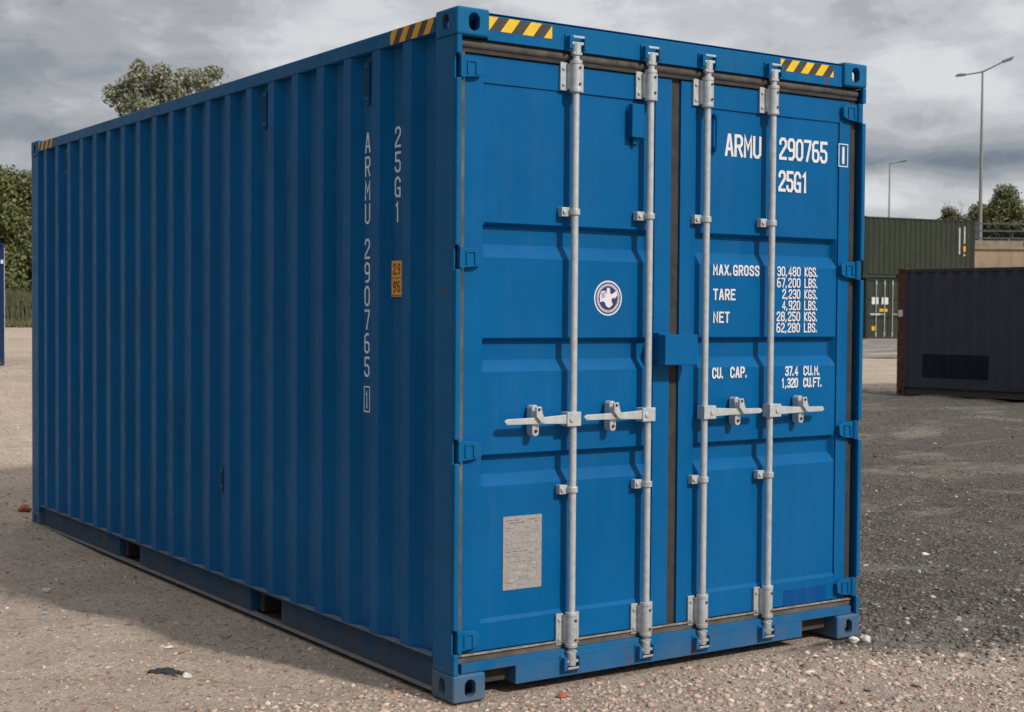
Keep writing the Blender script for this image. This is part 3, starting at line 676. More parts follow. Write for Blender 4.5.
# lettering on the right door
ink = M['white']; PY = FY+.007
def on_panel(x, z): return lambda a, b, l: (x+a, PY-l-.0012, z+b)
def K(x, z): f = (5.121+PY)/5.121; return (-3.192+(x+3.192)*f, 1.629+(z-1.629)*f)
mb = MB()
def put(text, xa, zt, xb, zb, t, sp=.5, dx=0):
    a = K(xa, zt); b = K(xb, zb); lettering(mb, text, a[1]-b[1], b[0]-a[0], on_panel(a[0], b[1]), ink, t, spacing=sp)
put('ARMU', 1.479, 2.482, 1.711, 2.376, .0150)
put('290765', 1.828, 2.489, 2.157, 2.382, .0150)
put('25G1', 1.826, 2.331, 2.030, 2.229, .0150)
a = K(2.232, 2.485); b = K(2.300, 2.375); c1, c2 = a[0], b[0]-.006; zt_, zb_ = a[1], b[1]; PX = FY
fr = lambda x, z: (lambda a, b, l: (x+a, FY-l-.0006, z+b))
st_l, st_r = stroke([(c1, zb_), (c2, zb_), (c2, zt_), (c1, zt_)], True, .0050)
mb.add([(p[0], FY-.0013, p[1]) for p in st_l]+[(p[0], FY-.0013, p[1]) for p in st_r], [(i, (i+1) % 4, 4+(i+1) % 4, 4+i) for i in range(4)], ink)
mb.box((c1+c2)/2-.008, (c1+c2)/2+.008, FY-.0012, FY-.0004, zb_+.013, zt_-.013, ink)
put('MAX.GROSS', 1.413, 1.868, 1.708, 1.817, .0086, .66)
put('TARE', 1.415, 1.754, 1.556, 1.701, .0086, .66); put('NET', 1.417, 1.647, 1.520, 1.594, .0086, .66)
rows = [('30,480', 'KGS.'), ('67,200', 'LBS.'), ('2,230', 'KGS.'), ('4,920', 'LBS.'), ('28,250', 'KGS.'), ('62,280', 'LBS.')]
for i, (n_, u_) in enumerate(rows):
    z = 1.868-i*.0545; wn = .158 if len(n_) == 6 else .122
    put(n_, 1.983-wn, z, 1.983, z-.047, .0070, .55); put(u_, 2.010, z, 2.104, z-.047, .0070, .6)
put('CU.', 1.414, 1.385, 1.488, 1.333, .0086, .6); put('CAP.', 1.528, 1.387, 1.640, 1.334, .0086, .6)
put('37.4', 1.886, 1.385, 1.975, 1.337, .0080); put('CU.M.', 2.010, 1.385, 2.128, 1.337, .0080)
put('1,320', 1.862, 1.327, 1.975, 1.279, .0080); put('CU.FT.', 2.010, 1.327, 2.143, 1.279, .0080)
part_label(mb.build('lettering', doors[1], fix=False), 'white numbers and weight table')
mb = MB(); a = K(1.892, .300); b = K(2.185, .222); mb.box(a[0], b[0], FY-.0008, FY+.0002, b[1]-.01, a[1]-.01, M['blue_fresh'])
part_label(mb.build('paint_patch', doors[1]), 'darker blue touched up rectangle')
# data plate
a = K(.243, .768); b = K(.443, .454)
mb = MB(); y = PY-.003; mb.box(a[0], b[0], y, PY+.001, b[1], a[1], M['plate'])
wd = b[0]-a[0]; ht = a[1]-b[1]
for i in range(26):
    z = a[1]-.018-i*.0112; x = a[0]+.012+(.02 if i in (1, 2) else 0)
    while x < b[0]-.02:
        ln = random.uniform(.006, .030)
        if random.random() < (.85 if i in (0, 1, 3, 5, 9, 12, 13, 16, 20, 23) else .35) and x+ln < b[0]-.010:
            th = .0034 if i in (0, 1, 12) else .0016
            mb.box(x, x+ln, y-.0006, y+.0001, z-th/2, z+th/2, M['plate_ink'] if random.random() < .8 else M['plate_pale'])
        x += ln+random.uniform(.003, .010)
for (u, v_, w_, h_) in ((.30, .60, .022, .008), (.74, .66, .03, .010), (.5, .30, .045, .009), (.38, .22, .03, .014), (.72, .16, .025, .016), (.78, .34, .03, .008), (.2, .12, .03, .008)):
    mb.box(a[0]+u*wd-w_/2, a[0]+u*wd+w_/2, y-.0012, y-.0002, b[1]+v_*ht-h_/2, b[1]+v_*ht+h_/2, M['plate_pale'])
for u in (.04, .96):
    for v_ in (.025, .975): mb.tube((a[0]+u*wd, y-.002, b[1]+v_*ht), (a[0]+u*wd, y, b[1]+v_*ht), .003, M['galv'], n=8)
part_label(mb.build('data_plate', doors[0]), 'grey metal approval plate with fine engraved lines')
# round decal
c = K(.795, 1.702); mb = MB(); yy = PY-.0008
def disc(r, l, m, n=36): mb.add([(c[0]+r*math.cos(2*math.pi*i/n), yy-l, c[1]+r*math.sin(2*math.pi*i/n)) for i in range(n)], [tuple(range(n))], m)
disc(.0785, .0006, M['logo_white'], 40); disc(.0715, .0010, M['navy']); disc(.0655, .0014, M['logo_grey']); disc(.053, .0018, M['navy'])
bird = [(-.008, .046), (.008, .046), (.012, .020), (.020, .018), (.048, .034), (.050, .012), (.030, -.010), (.024, -.030), (.006, -.044), (-.012, -.036), (-.018, -.020), (-.030, -.014), (-.046, -.018), (-.048, .010), (-.040, .030), (-.020, .034), (-.012, .016)]
mb.add([(c[0]+p[0], yy-.0022, c[1]+p[1]) for p in bird], [tuple(range(len(bird)))], M['logo_white'])
mb.add([(c[0]+p[0], yy-.0026, c[1]+p[1]) for p in ((-.040, .022), (-.022, .028), (-.018, .004), (-.036, -.002))], [(0, 1, 2, 3)], M['logo_grey'])
mb.add([(c[0]+p[0], yy-.0026, c[1]+p[1]) for p in ((.018, -.004), (.036, .004), (.034, -.008), (.022, -.026))], [(0, 1, 2, 3)], M['navy'])
for i in range(24):
    if i % 6 == 0: continue
    t = 2*math.pi*i/24; mb.add([(c[0]+r*math.cos(t+q), yy-.0022, c[1]+r*math.sin(t+q)) for r, q in ((.0565, -.05), (.0625, -.05), (.0625, .05), (.0565, .05))], [(0, 1, 2, 3)], M['logo_white'])
part_label(mb.build('logo_decal', doors[0], fix=False), 'round white and navy bird decal')

# hazard stripes
def hazard(x0, x1, z0, z1, frame, lean, w=.052, start=0, a_=M['yellow'], b_=M['black']):
    mb = MB(); mb.add([frame(p, q, .0006) for p, q in ((x0, z0), (x1, z0), (x1, z1), (x0, z1))], [(0, 1, 2, 3)], b_)
    x = x0-.1+start
    while x < x1:
        q = [(x, z0), (x+w, z0), (x+w+lean, z1), (x+lean, z1)]
        # clip to the tape
        def clip(poly, f, inside):
            out = []
            for i in range(len(poly)):
                A, B = poly[i], poly[(i+1) % len(poly)]; ia, ib = inside(A), inside(B)
                if ia: out.append(A)
                if ia != ib:
                    t = (f-A[0])/(B[0]-A[0]); out.append((f, A[1]+t*(B[1]-A[1])))
            return out
        q = clip(q, x0, lambda p: p[0] >= x0); q = clip(q, x1, lambda p: p[0] <= x1) if q else q
        if len(q) > 2: mb.add([frame(p[0], p[1], .0012) for p in q], [tuple(range(len(q)))], a_)
        x += w*2.0
    o = mb.build('hazard_stripe', box, fix=False); o['label'] = 'yellow and black striped tape'; return o
ff = lambda x, z, l: (x, .018-l, z)
hazard(.163, .492, 2.814, 2.872, ff, .045, .056, .05); hazard(1.850, 2.212, 2.814, 2.870, ff, .045, .050, .035)
fs_ = lambda y, z, l: (.002-l, y, z)
hazard(.190, .560, H0-.083, H0-.020, fs_, -.045, .052, .03, M['amber']); hazard(5.52, 5.868, H0-.083, H0-.020, fs_, -.045, .052, .03, M['amber'])
# side markings on the inner flats of the corrugation (read from the top down)
mb = MB(); sf = lambda yc: (lambda z0: (lambda a, b, l: (.041-l, yc-a, z0+b)))
yA, yB = .416+PITCH_*1+.139, .416+.139
inkS = M['white_shade']
z = 2.458
for ch in 'ARMU 290765':
    if ch == ' ': z -= .052; continue
    lettering(mb, ch, .093, .050, sf(yA+.026)(z-.093), inkS, .0105); z -= .1088
z -= .030
lettering(mb, '1', .080, .030, sf(yA+.015)(z-.1), inkS, .009)
L1, R1 = stroke([(-.026, -.115), (.026, -.115), (.026, .0), (-.026, .0)], True, .006)
fz = sf(yA)(z)
mb.add([fz(p[0], p[1], .0006) for p in L1]+[fz(p[0], p[1], .0006) for p in R1], [(i, (i+1) % 4, 4+(i+1) % 4, 4+i) for i in range(4)], inkS)
z = 2.458
for ch in '25G1': lettering(mb, ch, .092, .052, sf(yB+.027)(z-.092), inkS, .0105); z -= .111
part_label(mb.build('lettering', box, fix=False), 'white vertical number on the long side')
mb = MB(); mb.box(.0335, .0395, yB-.052, yB+.040, 1.702, 1.862, M['amber'])
fz = lambda z0, y0: (lambda a, b, l: (.0335-l, y0-a, z0+b))
lettering(mb, '2.9', .050, .062, fz(1.800, yB+.026), M['black'], .007); lettering(mb, "9'6", .050, .062, fz(1.722, yB+.026), M['black'], .007)
for q in (1.706, 1.784): mb.box(.0328, .0335, yB-.048, yB+.036, q, q+.003, M['black'])
part_label(mb.build('height_label', box, fix=False), 'small amber label with black height figures')
# vents under the top rail
for yv, zt in ((.416+PITCH_*1+.139, 2.775), (.416+PITCH_*5+.139, 2.775), (.416+PITCH_*17+.139, 2.775), (.416+PITCH_*7+.139, .76)):
    hh = .17 if zt > 2 else .11
    mb = MB(); mb.box(.030, .0408, yv-.022, yv+.024, zt-hh, zt, M['blue'])
    mb.tube((.0325, yv+.001, zt-hh), (.041, yv+.001, zt-hh), .023, M['rusty_blue'], n=16)
    mb.box(.0292, .030, yv-.016, yv+.018, zt-hh+.02, zt-.02, M['vent_dark'])
    part_label(mb.build('vent', box, bevel=.003), 'small ventilator under the top rail' if zt > 2 else 'small low ventilator')

# ================================================================== OTHER CONTAINERS
def bg_container(name, loc, rz, label, paintm, framem, L=6.058, H=2.591, pockets=((1.66, 2.03), (3.90, 4.27)), post_mats=None, group=None):
    e = empty(name, loc, rz); tag(e, label, 'shipping container', group)
    frame_parts(e, L, H, W0, paintm, framem, framem, detail=False, post_mats=post_mats, pockets=pockets)
    mb = MB(); mb.box(.162, W0-.162, .018, .10, H-.12, H-.02, framem); mb.build('door_header', e)
    mb = MB(); mb.box(.162, W0-.162, .018, .10, .03, .15, framem); mb.build('door_sill', e)
    ds = []
    for x0, x1 in ((.12, 1.20), (1.235, 2.318)):
        mb = MB(); gr = [(H*.66, H*.66-.02, H*.66-.12, H*.66-.16), (H*.36, H*.36-.02, H*.36-.12, H*.36-.16)]
        zs = sorted([.152, H-.125]+[c for q in gr for c in q])
        vs = [(x, FY+prof(z-1e-5, gr), z) for z in zs for x in (x0, x1)]
        mb.add(vs, [(2*i, 2*i+1, 2*i+3, 2*i+2) for i in range(len(zs)-1)], paintm); mb.box(x0, x1, FY+.04, FY+.05, .152, H-.125, paintm)
        d = mb.build('door', e); ds.append(d)
    for di, bx_ in ((0, .55), (0, 1.0), (1, 1.42), (1, 1.88)):
        mb = MB(); mb.tube((bx_, .01, .09), (bx_, .01, H-.07), .02, M['galv'], n=8)
        for z0, z1 in ((H-.28, H-.13), (.15, .30)): mb.box(bx_-.03, bx_+.03, -.005, FY-.004, z0, z1, M['galv'])
        s = -1 if di == 0 else 1; mb.box(min(bx_, bx_+s*.35), max(bx_, bx_+s*.35), -.022, -.010, 1.05, 1.085, M['galv'])
        mb.build('lock_bar', ds[di])
    return e, ds
dkp = paint('dark_slate_paint', (.056, .062, .092, 1), rough=.5, dirt=(.10, .085, .08, 1), dirt_amt=.3, rust=.03, streak=.45)
dkt = paint('dark_rust_stained_rail', (.06, .055, .055, 1), rough=.7, rust=.3)
grp = paint('olive_green_paint', (.040, .047, .033, 1), rough=.7, dirt_amt=.25, streak=.2)
grf = paint('olive_green_frame', (.026, .036, .028, 1), rough=.7, rust=.1)
nvp = paint('navy_blue_paint', (.010, .026, .080, 1), rough=.7)
a = R(9.1)
e1, _ = bg_container('shipping_container', (20.21+6.058*math.sin(a), 15.27-6.058*math.cos(a), .03), a, 'dark slate grey container with a rusty brown corner post on the dark gravel at right', dkp, dkt, pockets=(),
             post_mats={(0, 1): M['rust'], ('c', 0, 1): M['rust'], (1, 1): M['rust']})
mb = MB()      # darker rectangle painted over an old name on its side
ya, yb = 6.058-2.10, 6.058-.52; pr = [p for p in corr_profile(6.058, .172, 5.886, .416) if ya < p[0] < yb]
dkn = paint('dark_overpaint', (.012, .016, .030, 1), rough=.6, dirt_amt=.05)
corr_wall(mb, pr, .37, .85, lambda s, d, z: (.002+d, s, z), dkn); part_label(mb.build('overpainted_panel', e1), 'darker rectangle painted low on the side')
mb = MB(); mb.box(-.012, .0, 5.93, 6.03, 1.60, 1.74, M['white']); part_label(mb.build('post_tag', e1), 'pale tag on the rusty post')

phi = R(-9); ax_, ay_ = at(862, 61.3); lx_, ly_ = ax_+.16*math.cos(phi), ay_+.16*math.sin(phi); gz = float(zground(ax_, ay_, False))-.02
rz_low = phi     # door end faces the yard
eL, dL = bg_container('shipping_container', (lx_, ly_, gz), rz_low, 'dark green container at the bottom of the stack with its lock bars facing the yard', grp, grf, group='green containers stacked beyond the road')
gx = ax_+2.66*math.cos(phi); gy = ay_+2.66*math.sin(phi)
eM, dM = bg_container('shipping_container', (gx, gy, gz), rz_low, 'dark green container mostly hidden behind the slate grey one, under the stack', grp, grf, group='green containers stacked beyond the road')
# the upper one lies crosswise on both: its door end points right
ux = ax_+6.058*math.cos(phi); uy = ay_+6.058*math.sin(phi)
eU, dU = bg_container('shipping_container', (ux, uy, gz+2.593), phi+R(90), 'dark green container lying crosswise on top of the green stack with white side numbers', grp, grf, group='green containers stacked beyond the road')
mb = MB()
for y0, z0, z1, m in ((.556+.279, 1.05, 2.25, M['white']), (.556, 1.55, 2.30, M['white']), (.556, .98, 1.12, M['white'])):
    z = z1
    while z > z0+.05: mb.box(.034, .039, y0-.03, y0+.03, z-.085, z, m); z -= .105
mb.box(.030, .039, .49, .63, 1.22, 1.46, M['amber']); mb.build('lettering', eU)
part_label(mb.build('lettering', eU) if False else eU.children[-1], 'white vertical numbers with an amber label')
mb = MB()
for x, z in ((.52, 1.62), (1.04, 1.62)): mb.box(x-.17, x+.17, FY-.006, FY-.001, z-.13, z+.16, M['white'])
mb.box(.75, 1.18, FY-.012, FY-.007, 1.18, 1.30, M['amber']); mb.box(.36, .60, FY-.006, FY-.001, .38, .56, M['amber']); mb.box(.3, .8, FY-.006, FY-.001, 1.02, 1.10, M['white'])
part_label(mb.build('placards', dL[0]), 'white and amber placards')
a = R(75); bx0, by0 = at(4.5, 31); bz = float(zground(bx0, by0, False))-.02
eB, _ = bg_container('shipping_container', (bx0, by0, bz), a, 'navy blue container cut off by the left edge of the photo', nvp, nvp)
mb = MB(); mb.box(-.004, .0, .02, .07, 2.16, 2.24, M['white']); mb.build('post_tag', eB)

# ================================================================== RETAINING WALL AND RAILING
cm = Mat('weathered_concrete', .92, 0, .2)
c_ = cm.ramp(cm.noise(.6, 7, .65), [(.3, (.26, .195, .13, 1)), (.7, (.43, .335, .235, 1))])
c_ = cm.mix(cm.ramp(cm.noise(1.3, 7, .7, (2.5, 2.5, .25)), [(.5, g(0)), (.75, g(.6))]), c_, (.11, .088, .065, 1)); cm.col(c_); cm.bump(cm.noise(12, 5), .3, .02)
cop = simple('coping_concrete', (.27, .225, .17), .9, var=.25, scale=2)
wx, wy = at(900, 76); wz = float(zground(wx, wy, False)); th = YAW+.30
wd_ = np.array((math.cos(th-.30), -math.sin(th-.30))); ang = math.atan2(wd_[1], wd_[0])
wl = empty('retaining_wall', (wx, wy, wz-.2), ang); tag(wl, 'tall beige stained concrete retaining wall behind the slate grey container', 'wall')
top = 5.62-wz+.2
mb = MB(); mb.box(-6, 40, 0, .6, 0, top-.45, cm.m); mb.build('wall_face', wl)
mb = MB(); mb.box(-6, 40, -.10, .62, top-.45, top-.30, cop); mb.box(-6, 40, .02, .6, top-.30, top, cop)
for x in np.arange(-4.0, 40, 2.6): mb.box(x, x+.55, -.06, .02, top-.30, top, cop)
mb.build('coping', wl)
rl = empty('guard_rail', (wx, wy, wz-.2+top), ang); tag(rl, 'blue grey steel railing along the top of the beige concrete wall', 'railing')
rmat = simple('blue_grey_rail_paint', (.055, .085, .115), .55, var=.15, scale=2)
for x in np.arange(-5.0, 40, 2.95):
    mb = MB(); mb.box(x, x+.16, .20, .34, 0, .92, rmat); mb.build('post', rl)
for z in (.12, .50, .88):
    mb = MB(); mb.box(-6, 40, .16, .20, z-.035, z+.045, rmat); mb.build('rail', rl)
# embankment the upper road runs on, behind the wall
em = simple('embankment_grass', (.075, .075, .035), .95, var=.5, scale=.5)
mb = MB()
p0 = np.array((wx, wy)); dv = np.array((math.cos(ang), math.sin(ang))); nv_ = np.array((-dv[1], dv[0]))
zt = wz-.2+top-.35; Ls = [-60, -8, 60]; hs = [0.2, zt, zt]
vs = []
for l, h in zip(Ls, hs):
    for dpt in (.65, 40, 70):
        q = p0+dv*l+nv_*dpt; vs.append((q[0], q[1], h if dpt < 60 else min(h, .3)))
mb.add(vs, [(3*i+j, 3*i+j+1, 3*i+j+4, 3*i+j+3) for i in range(2) for j in range(2)], em)
tag(mb.build('embankment', fix=True), kind='structure')

# ================================================================== STREET LAMPS
pole_m = simple('lamp_post_steel', (.30, .28, .26), .6, .2, .15, 1.5)
head_m = simple('lamp_head_grey', (.20, .27, .28), .5, .2, .1, 3)
def lamp(px, D, ztop, zb, arms, label):
    x, y = at(px, D); e = empty('street_lamp', (x, y, zb), -YAW-.25); tag(e, label, 'street lamp', 'tall street lamps beyond the retaining wall')
    h = ztop-zb; mb = MB(); mb.tube((0, 0, 0), (0, 0, h), .13, pole_m, .055, n=12); mb.tube((0, 0, 0), (0, 0, 1.2), .20, pole_m, n=12); mb.build('pole', e, smooth=False)
    for dx, dz in arms:
        s = 1 if dx > 0 else -1
        mb = MB(); mb.tube((0, 0, h-.08), (dx, 0, h-.08+dz), .055, head_m, .04, n=8); am_ = mb.build('arm', e)
        mb = MB(); x1 = dx+s*.62; sl_ = dz/abs(dx)
        zc = h-.08+dz
        mb.prism([(dx-s*.1, zc+.05), (dx+s*.3, zc+.11+sl_*.2), (dx+s*.52, zc+.09+sl_*.4), (x1, zc+sl_*.6), (dx+s*.5, zc-.05+sl_*.3), (dx, zc-.06)], lambda a, b, d_: (a, -.14+d_, b), .28, head_m)
        mb.build('lamp_head', am_, bevel=.03)
lamp(978, 90, 16.75, 5.1, ((-1.0, -.14), (1.2, .58)), 'tall double armed street lamp rising above the guard rail')
lamp(887, 140, 16.3, 0.6, ((1.0, .18),), 'distant single armed street lamp above the green stack')

# ================================================================== TREES AND HEDGE
def leaf_mat(name, base, var, rough=.7):
    m = Mat(name, rough, 0, .25); a = m.n('ShaderNodeAttribute', attribute_name='tint')
    m.col(a.outputs['Color'])
    tr = m.b.inputs.get('Transmission Weight')
    return m.m
LM = leaf_mat('leaves', None, None)
bark = simple('bark', (.10, .08, .06), .95, var=.3, scale=5, bump=.5)
def foliage(name, clumps, n, size, pal, parent, dens_in=.55):
    """clumps: (x, y, z, rx, ry, rz) ellipsoids in local space, filled with leaf quads"""
    vol = np.array([c[3]*c[4]*c[5] for c in clumps])**.72; ks = rng.choice(len(clumps), n, p=vol/vol.sum())
    C = np.array(clumps)[ks]; d = rng.normal(size=(n, 3)); d /= np.linalg.norm(d, axis=1)[:, None]
    rr = rng.random(n)**dens_in; rr = rr*(1+.10*np.sin(d[:, 0]*9+ks)*np.cos(d[:, 2]*8+ks*2))
    Pp = C[:, :3]+d*rr[:, None]*C[:, 3:6]
    # twig-like sub clustering
    sub = rng.normal(size=(n, 3))*size*.5; Pp = Pp+sub
    nr = d+rng.normal(size=(n, 3))*.8; nr /= np.linalg.norm(nr, axis=1)[:, None]
    t = np.cross(nr, rng.normal(size=(n, 3))); t /= np.linalg.norm(t, axis=1)[:, None]; b = np.cross(nr, t)
    sz = size*rng.uniform(.5, 1.25, n)[:, None]; t = t*sz; b = b*sz*.55
    V = np.stack([Pp-t, Pp-b, Pp+t, Pp+b], 1).reshape(-1, 3).astype(np.float32); F = np.arange(4*n, dtype=np.int32)
    me = bpy.data.meshes.new(name); me.vertices.add(4*n); me.vertices.foreach_set('co', V.ravel()); me.loops.add(4*n); me.loops.foreach_set('vertex_index', F)
    me.polygons.add(n); me.polygons.foreach_set('loop_start', np.arange(0, 4*n, 4, dtype=np.int32)); me.update(calc_edges=True)
    pal = np.array(pal); cc = pal[(ks*7+rng.integers(0, 3, n)) % len(pal)]*rng.uniform(.7, 1.3, (n, 1))
    cl = np.concatenate([np.repeat(cc, 4, 0), np.ones((4*n, 1))], 1).astype(np.float32)
    at_ = me.attributes.new('tint', 'FLOAT_COLOR', 'POINT'); at_.data.foreach_set('color', cl.ravel())
    me.materials.append(LM); o = bpy.data.objects.new(name, me); col.objects.link(o); o.parent = parent; return o
def tree(name, px, D, zb, lab, cat, clumps, n, size, pal, trunk=.2, group=None, forks=None):
    x, y = at(px, D); e = empty(name, (x, y, zb), -YAW-.0); tag(e, lab, cat, group)
    mb = MB(); top = max(c[2] for c in clumps)
    trunk_top = min(c[2]-c[5]*.4 for c in clumps)
    trunk_top = max(trunk_top, .3)
    mb.tube((0, 0, -.4), (0, 0, trunk_top), trunk, bark, trunk*.7, n=9)
    for c in clumps:
        p = np.array((0, 0, trunk_top*.85)); q = np.array(c[:3]); mid = (p+q)/2+np.array((rng.normal()*.1, rng.normal()*.1, -.1*np.linalg.norm(q-p)))
        mb.tube(p, mid, trunk*.42, bark, trunk*.28, n=6); mb.tube(mid, q, trunk*.28, bark, trunk*.08, n=6)
    mb.build('trunk', e); foliage('crown', clumps, n, size, pal, e); return e
# willow-like tree whose crown shows above the container roof: depth 60 m, 24.3 px per metre
def cl_px(px0, D, zb, items):
    k = FPX/D; hz0 = 311.5
    return [((px-px0)/k, dy, 1.629+(hz0-py)/k-zb, rx/k, rx/k*.9, rz/k) for px, py, rx, rz, dy in items]
zb = 1.0
pal_w = [(.27, .285, .20), (.21, .225, .15), (.33, .335, .24), (.15, .165, .11), (.29, .27, .19)]
items = [(112, 96, 10, 12, 0), (124, 88, 11, 11, .3), (139, 72, 11, 11, 0), (134, 84, 10, 10, -.3), (130, 104, 18, 16, 0), (150, 88, 15, 15, .4), (162, 77, 12, 13, -.2), (170, 92, 15, 16, 0), (183, 80, 12, 13, .3),
         (178, 100, 18, 16, 0), (199, 80, 11, 11, -.1), (212, 74, 11, 9, .2), (205, 88, 11, 10, 0), (150, 112, 26, 14, 0), (190, 118, 28, 18, 0), (155, 130, 40, 22, 0), (225, 90, 8, 7, 0), (240, 112, 16, 14, 0), (195, 150, 42, 22, 0), (165, 170, 36, 20, 0)]
tree('willow_tree', 170, 60, zb, 'grey green willow like tree whose crown shows above the blue container roof', 'tree', cl_px(170, 60, zb, items), 26000, .085, pal_w, .28)
# thicket left of the container
pal_h = 1.6*np.array([(.070, .085, .030), (.095, .10, .040), (.05, .065, .022), (.12, .115, .055), (.085, .095, .035)])
pal_d = [(.04, .055, .018), (.055, .07, .024), (.03, .042, .015), (.075, .08, .03)]
pal_y = [(.15, .14, .06), (.19, .17, .085), (.115, .115, .045), (.22, .19, .10)]
k62 = 1/23.5
specs = [(-60, 64, 7.2, 2.6), (-22, 61, 6.9, 2.0), (10, 62, 7.1, 2.1), (38, 64, 6.9, 2.4), (75, 66, 6.2, 2.6)]
labs = ['broad leafy bush at the far left of the thicket', 'leafy bush with a rounded top at the left edge of the thicket', 'rounded green bush behind the navy container, left of the blue container', 'dense dark bush just beside the far corner of the blue container', 'leafy bush hidden mostly behind the blue container']
for (px, D, hh, r), lb in zip(specs, labs):
    x, y = at(px, D); zb = float(zground(x, y, False))
    cs = [(rng.uniform(-.5, .5)*r, rng.uniform(-.4, .4)*r, hh-r*.5-rng.random()*.7, r*rng.uniform(.35, .55), r*.5, r*rng.uniform(.28, .42)) for _ in range(9)]
    cs += [(rng.uniform(-.75, .75)*r, rng.uniform(-.7, .3)*r, rng.uniform(.7, hh*.7), r*rng.uniform(.35, .6), r*.5, rng.uniform(.6, 1.2)) for _ in range(16)]
    cs += [(q_*r, -.55*r, rng.uniform(.5, 1.5), r*.42, r*.4, .9) for q_ in (-.9, -.55, -.2, .15, .5, .85)]
    cs += [(q_*r, -.4*r, rng.uniform(2.2, 3.4), r*.42, r*.4, .9) for q_ in (-.8, -.3, .2, .7)]
    tree('leafy_bush', px, D, zb, lb, 'bush', cs, 32000, .095, pal_h, .18, 'bushes in the thicket on the left')
for px, D, hh, lb in ((2, 57, 1.5, 'pale reed clump in front of the thicket beside the navy container'), (24, 57.5, 1.3, 'pale reed clump against the far corner of the blue container')):
    x, y = at(px, D); zb = float(zground(x, y, False)); e = empty('reed_clump', (x, y, zb)); tag(e, lb, 'reeds', 'reed clumps in front of the thicket')
    n = 2600; bx_ = rng.normal(0, .55, n); by_ = rng.normal(0, .4, n); h = hh*rng.uniform(.35, 1, n); lean = rng.normal(0, .10, (n, 2))*h[:, None]
    w_ = .018; V = []; 
    for i in range(n):
        V += [(bx_[i]-w_, by_[i], -.05), (bx_[i]+w_, by_[i], -.05), (bx_[i]+lean[i, 0]*.5+w_, by_[i]+lean[i, 1]*.5, h[i]*.6), (bx_[i]+lean[i, 0]*.5-w_, by_[i]+lean[i, 1]*.5, h[i]*.6), (bx_[i]+lean[i, 0]*1.6, by_[i]+lean[i, 1]*1.6, h[i])]
    mb = MB(); mb.add(V, [f for i in range(n) for f in ((5*i, 5*i+1, 5*i+2, 5*i+3), (5*i+3, 5*i+2, 5*i+4))], simple('reed_leaf', (.095, .10, .045), .8, var=.35, scale=3)); o = mb.build('stems', e, fix=False)
# right-hand trees beyond the railing (100 m, 14.6 px per metre, ground there 5 m up)
def rt(px, D, py_top, half, lab, pal, n=9000, zb=5.0, name='leafy_tree'):
    k = FPX/D; hz0 = 316.5+(px-870)*.0072; top = 1.629+(hz0-py_top)/k-zb; r = half/k
    cs = [(0, 0, top-r*.42, r*.5, r*.5, r*.42)]
    for i in range(18):
        t = rng.uniform(0, 2*math.pi); q = rng.random()**.5; zz = top-r*.45-q*q*r*.75-rng.random()*r*.5
        cs.append((r*.85*q*math.cos(t), r*.6*q*math.sin(t), max(zz, .4), r*rng.uniform(.30, .46), r*.42, r*rng.uniform(.26, .40)))
    for i in range(12):
        cs.append((r*rng.uniform(-.95, .95), r*rng.uniform(-.5, .5), rng.uniform(.3, max(top-r*1.1, .6)), r*.42, r*.42, r*.4))
    return tree(name, px, D, zb, lab, 'tree', cs, n, .105, pal, .16, 'trees beyond the retaining wall')
pal_r = np.array([1.8, 1.6, 1.4])*np.array([(.07, .085, .04), (.10, .105, .055), (.05, .062, .028), (.135, .13, .07)])
pal_o = [(.12, .10, .045), (.10, .10, .04), (.15, .11, .05)]
rt(1003, 102, 184, 26, 'dark green round headed tree right of the double armed street lamp', pal_r, 26000)
rt(1034, 104, 195, 24, 'dark green tree cut off by the right edge beyond the railing', pal_r, 16000)
rt(976, 108, 203, 20, 'low green bush directly behind the foot of the double armed lamp', pal_r, 15000)
rt(947, 112, 206, 17, 'low olive brown bush left of the bare tree above the green container', pal_o, 10000)
rt(1075, 100, 190, 26, 'broad green tree outside the right edge beyond the railing', pal_r, 8000)
x, y = at(963, 104); bt = empty('bare_tree', (x, y, 5.0)); tag(bt, 'thin leafless tree between the olive bush and the double armed lamp', 'tree', 'trees beyond the retaining wall')
mb = MB()
def branch(p, d, l, r, dep):
    q = p+d*l; mb.tube(p, q, r, bark, r*.6, n=5)
    if dep == 0: return
    for _ in range(3 if dep > 1 else 4):
        nd = d+rng.normal(size=3)*.38; nd[2] = abs(nd[2])+.15; nd /= np.linalg.norm(nd); branch(q, nd, l*rng.uniform(.55, .8), r*.55, dep-1)
branch(np.array((0, 0, 0.)), np.array((0, 0, 1.)), 2.0, .05, 4); mb.build('branches', bt, fix=False)
# weeds and rough grass at the foot of the thicket
n = 16000; pxs = rng.uniform(-90, 90, n); Ds = rng.uniform(54, 60, n); A_ = np.array([at(p_, d_) for p_, d_ in zip(pxs, Ds)])
zg = zground(A_[:, 0], A_[:, 1]); hh = rng.uniform(.08, .35, n); ln = rng.normal(0, .15, (n, 2)); V = np.zeros((n, 3, 3))
th_ = rng.uniform(0, math.pi, n); V[:, 0] = np.stack([A_[:, 0]-.03*np.cos(th_), A_[:, 1]-.03*np.sin(th_), zg-.02], -1); V[:, 1] = np.stack([A_[:, 0]+.03*np.cos(th_), A_[:, 1]+.03*np.sin(th_), zg-.02], -1); V[:, 2] = np.stack([A_[:, 0]+ln[:, 0], A_[:, 1]+ln[:, 1], zg+hh], -1)
mb = MB(); mb.add(V.reshape(-1, 3), [(3*i, 3*i+1, 3*i+2) for i in range(n)], simple('rough_grass_blade', (.13, .13, .055), .8, var=.4, scale=2))
tag(mb.build('rough_grass', fix=False), 'rough yellow green grass at the foot of the thicket', 'grass', kind='stuff')

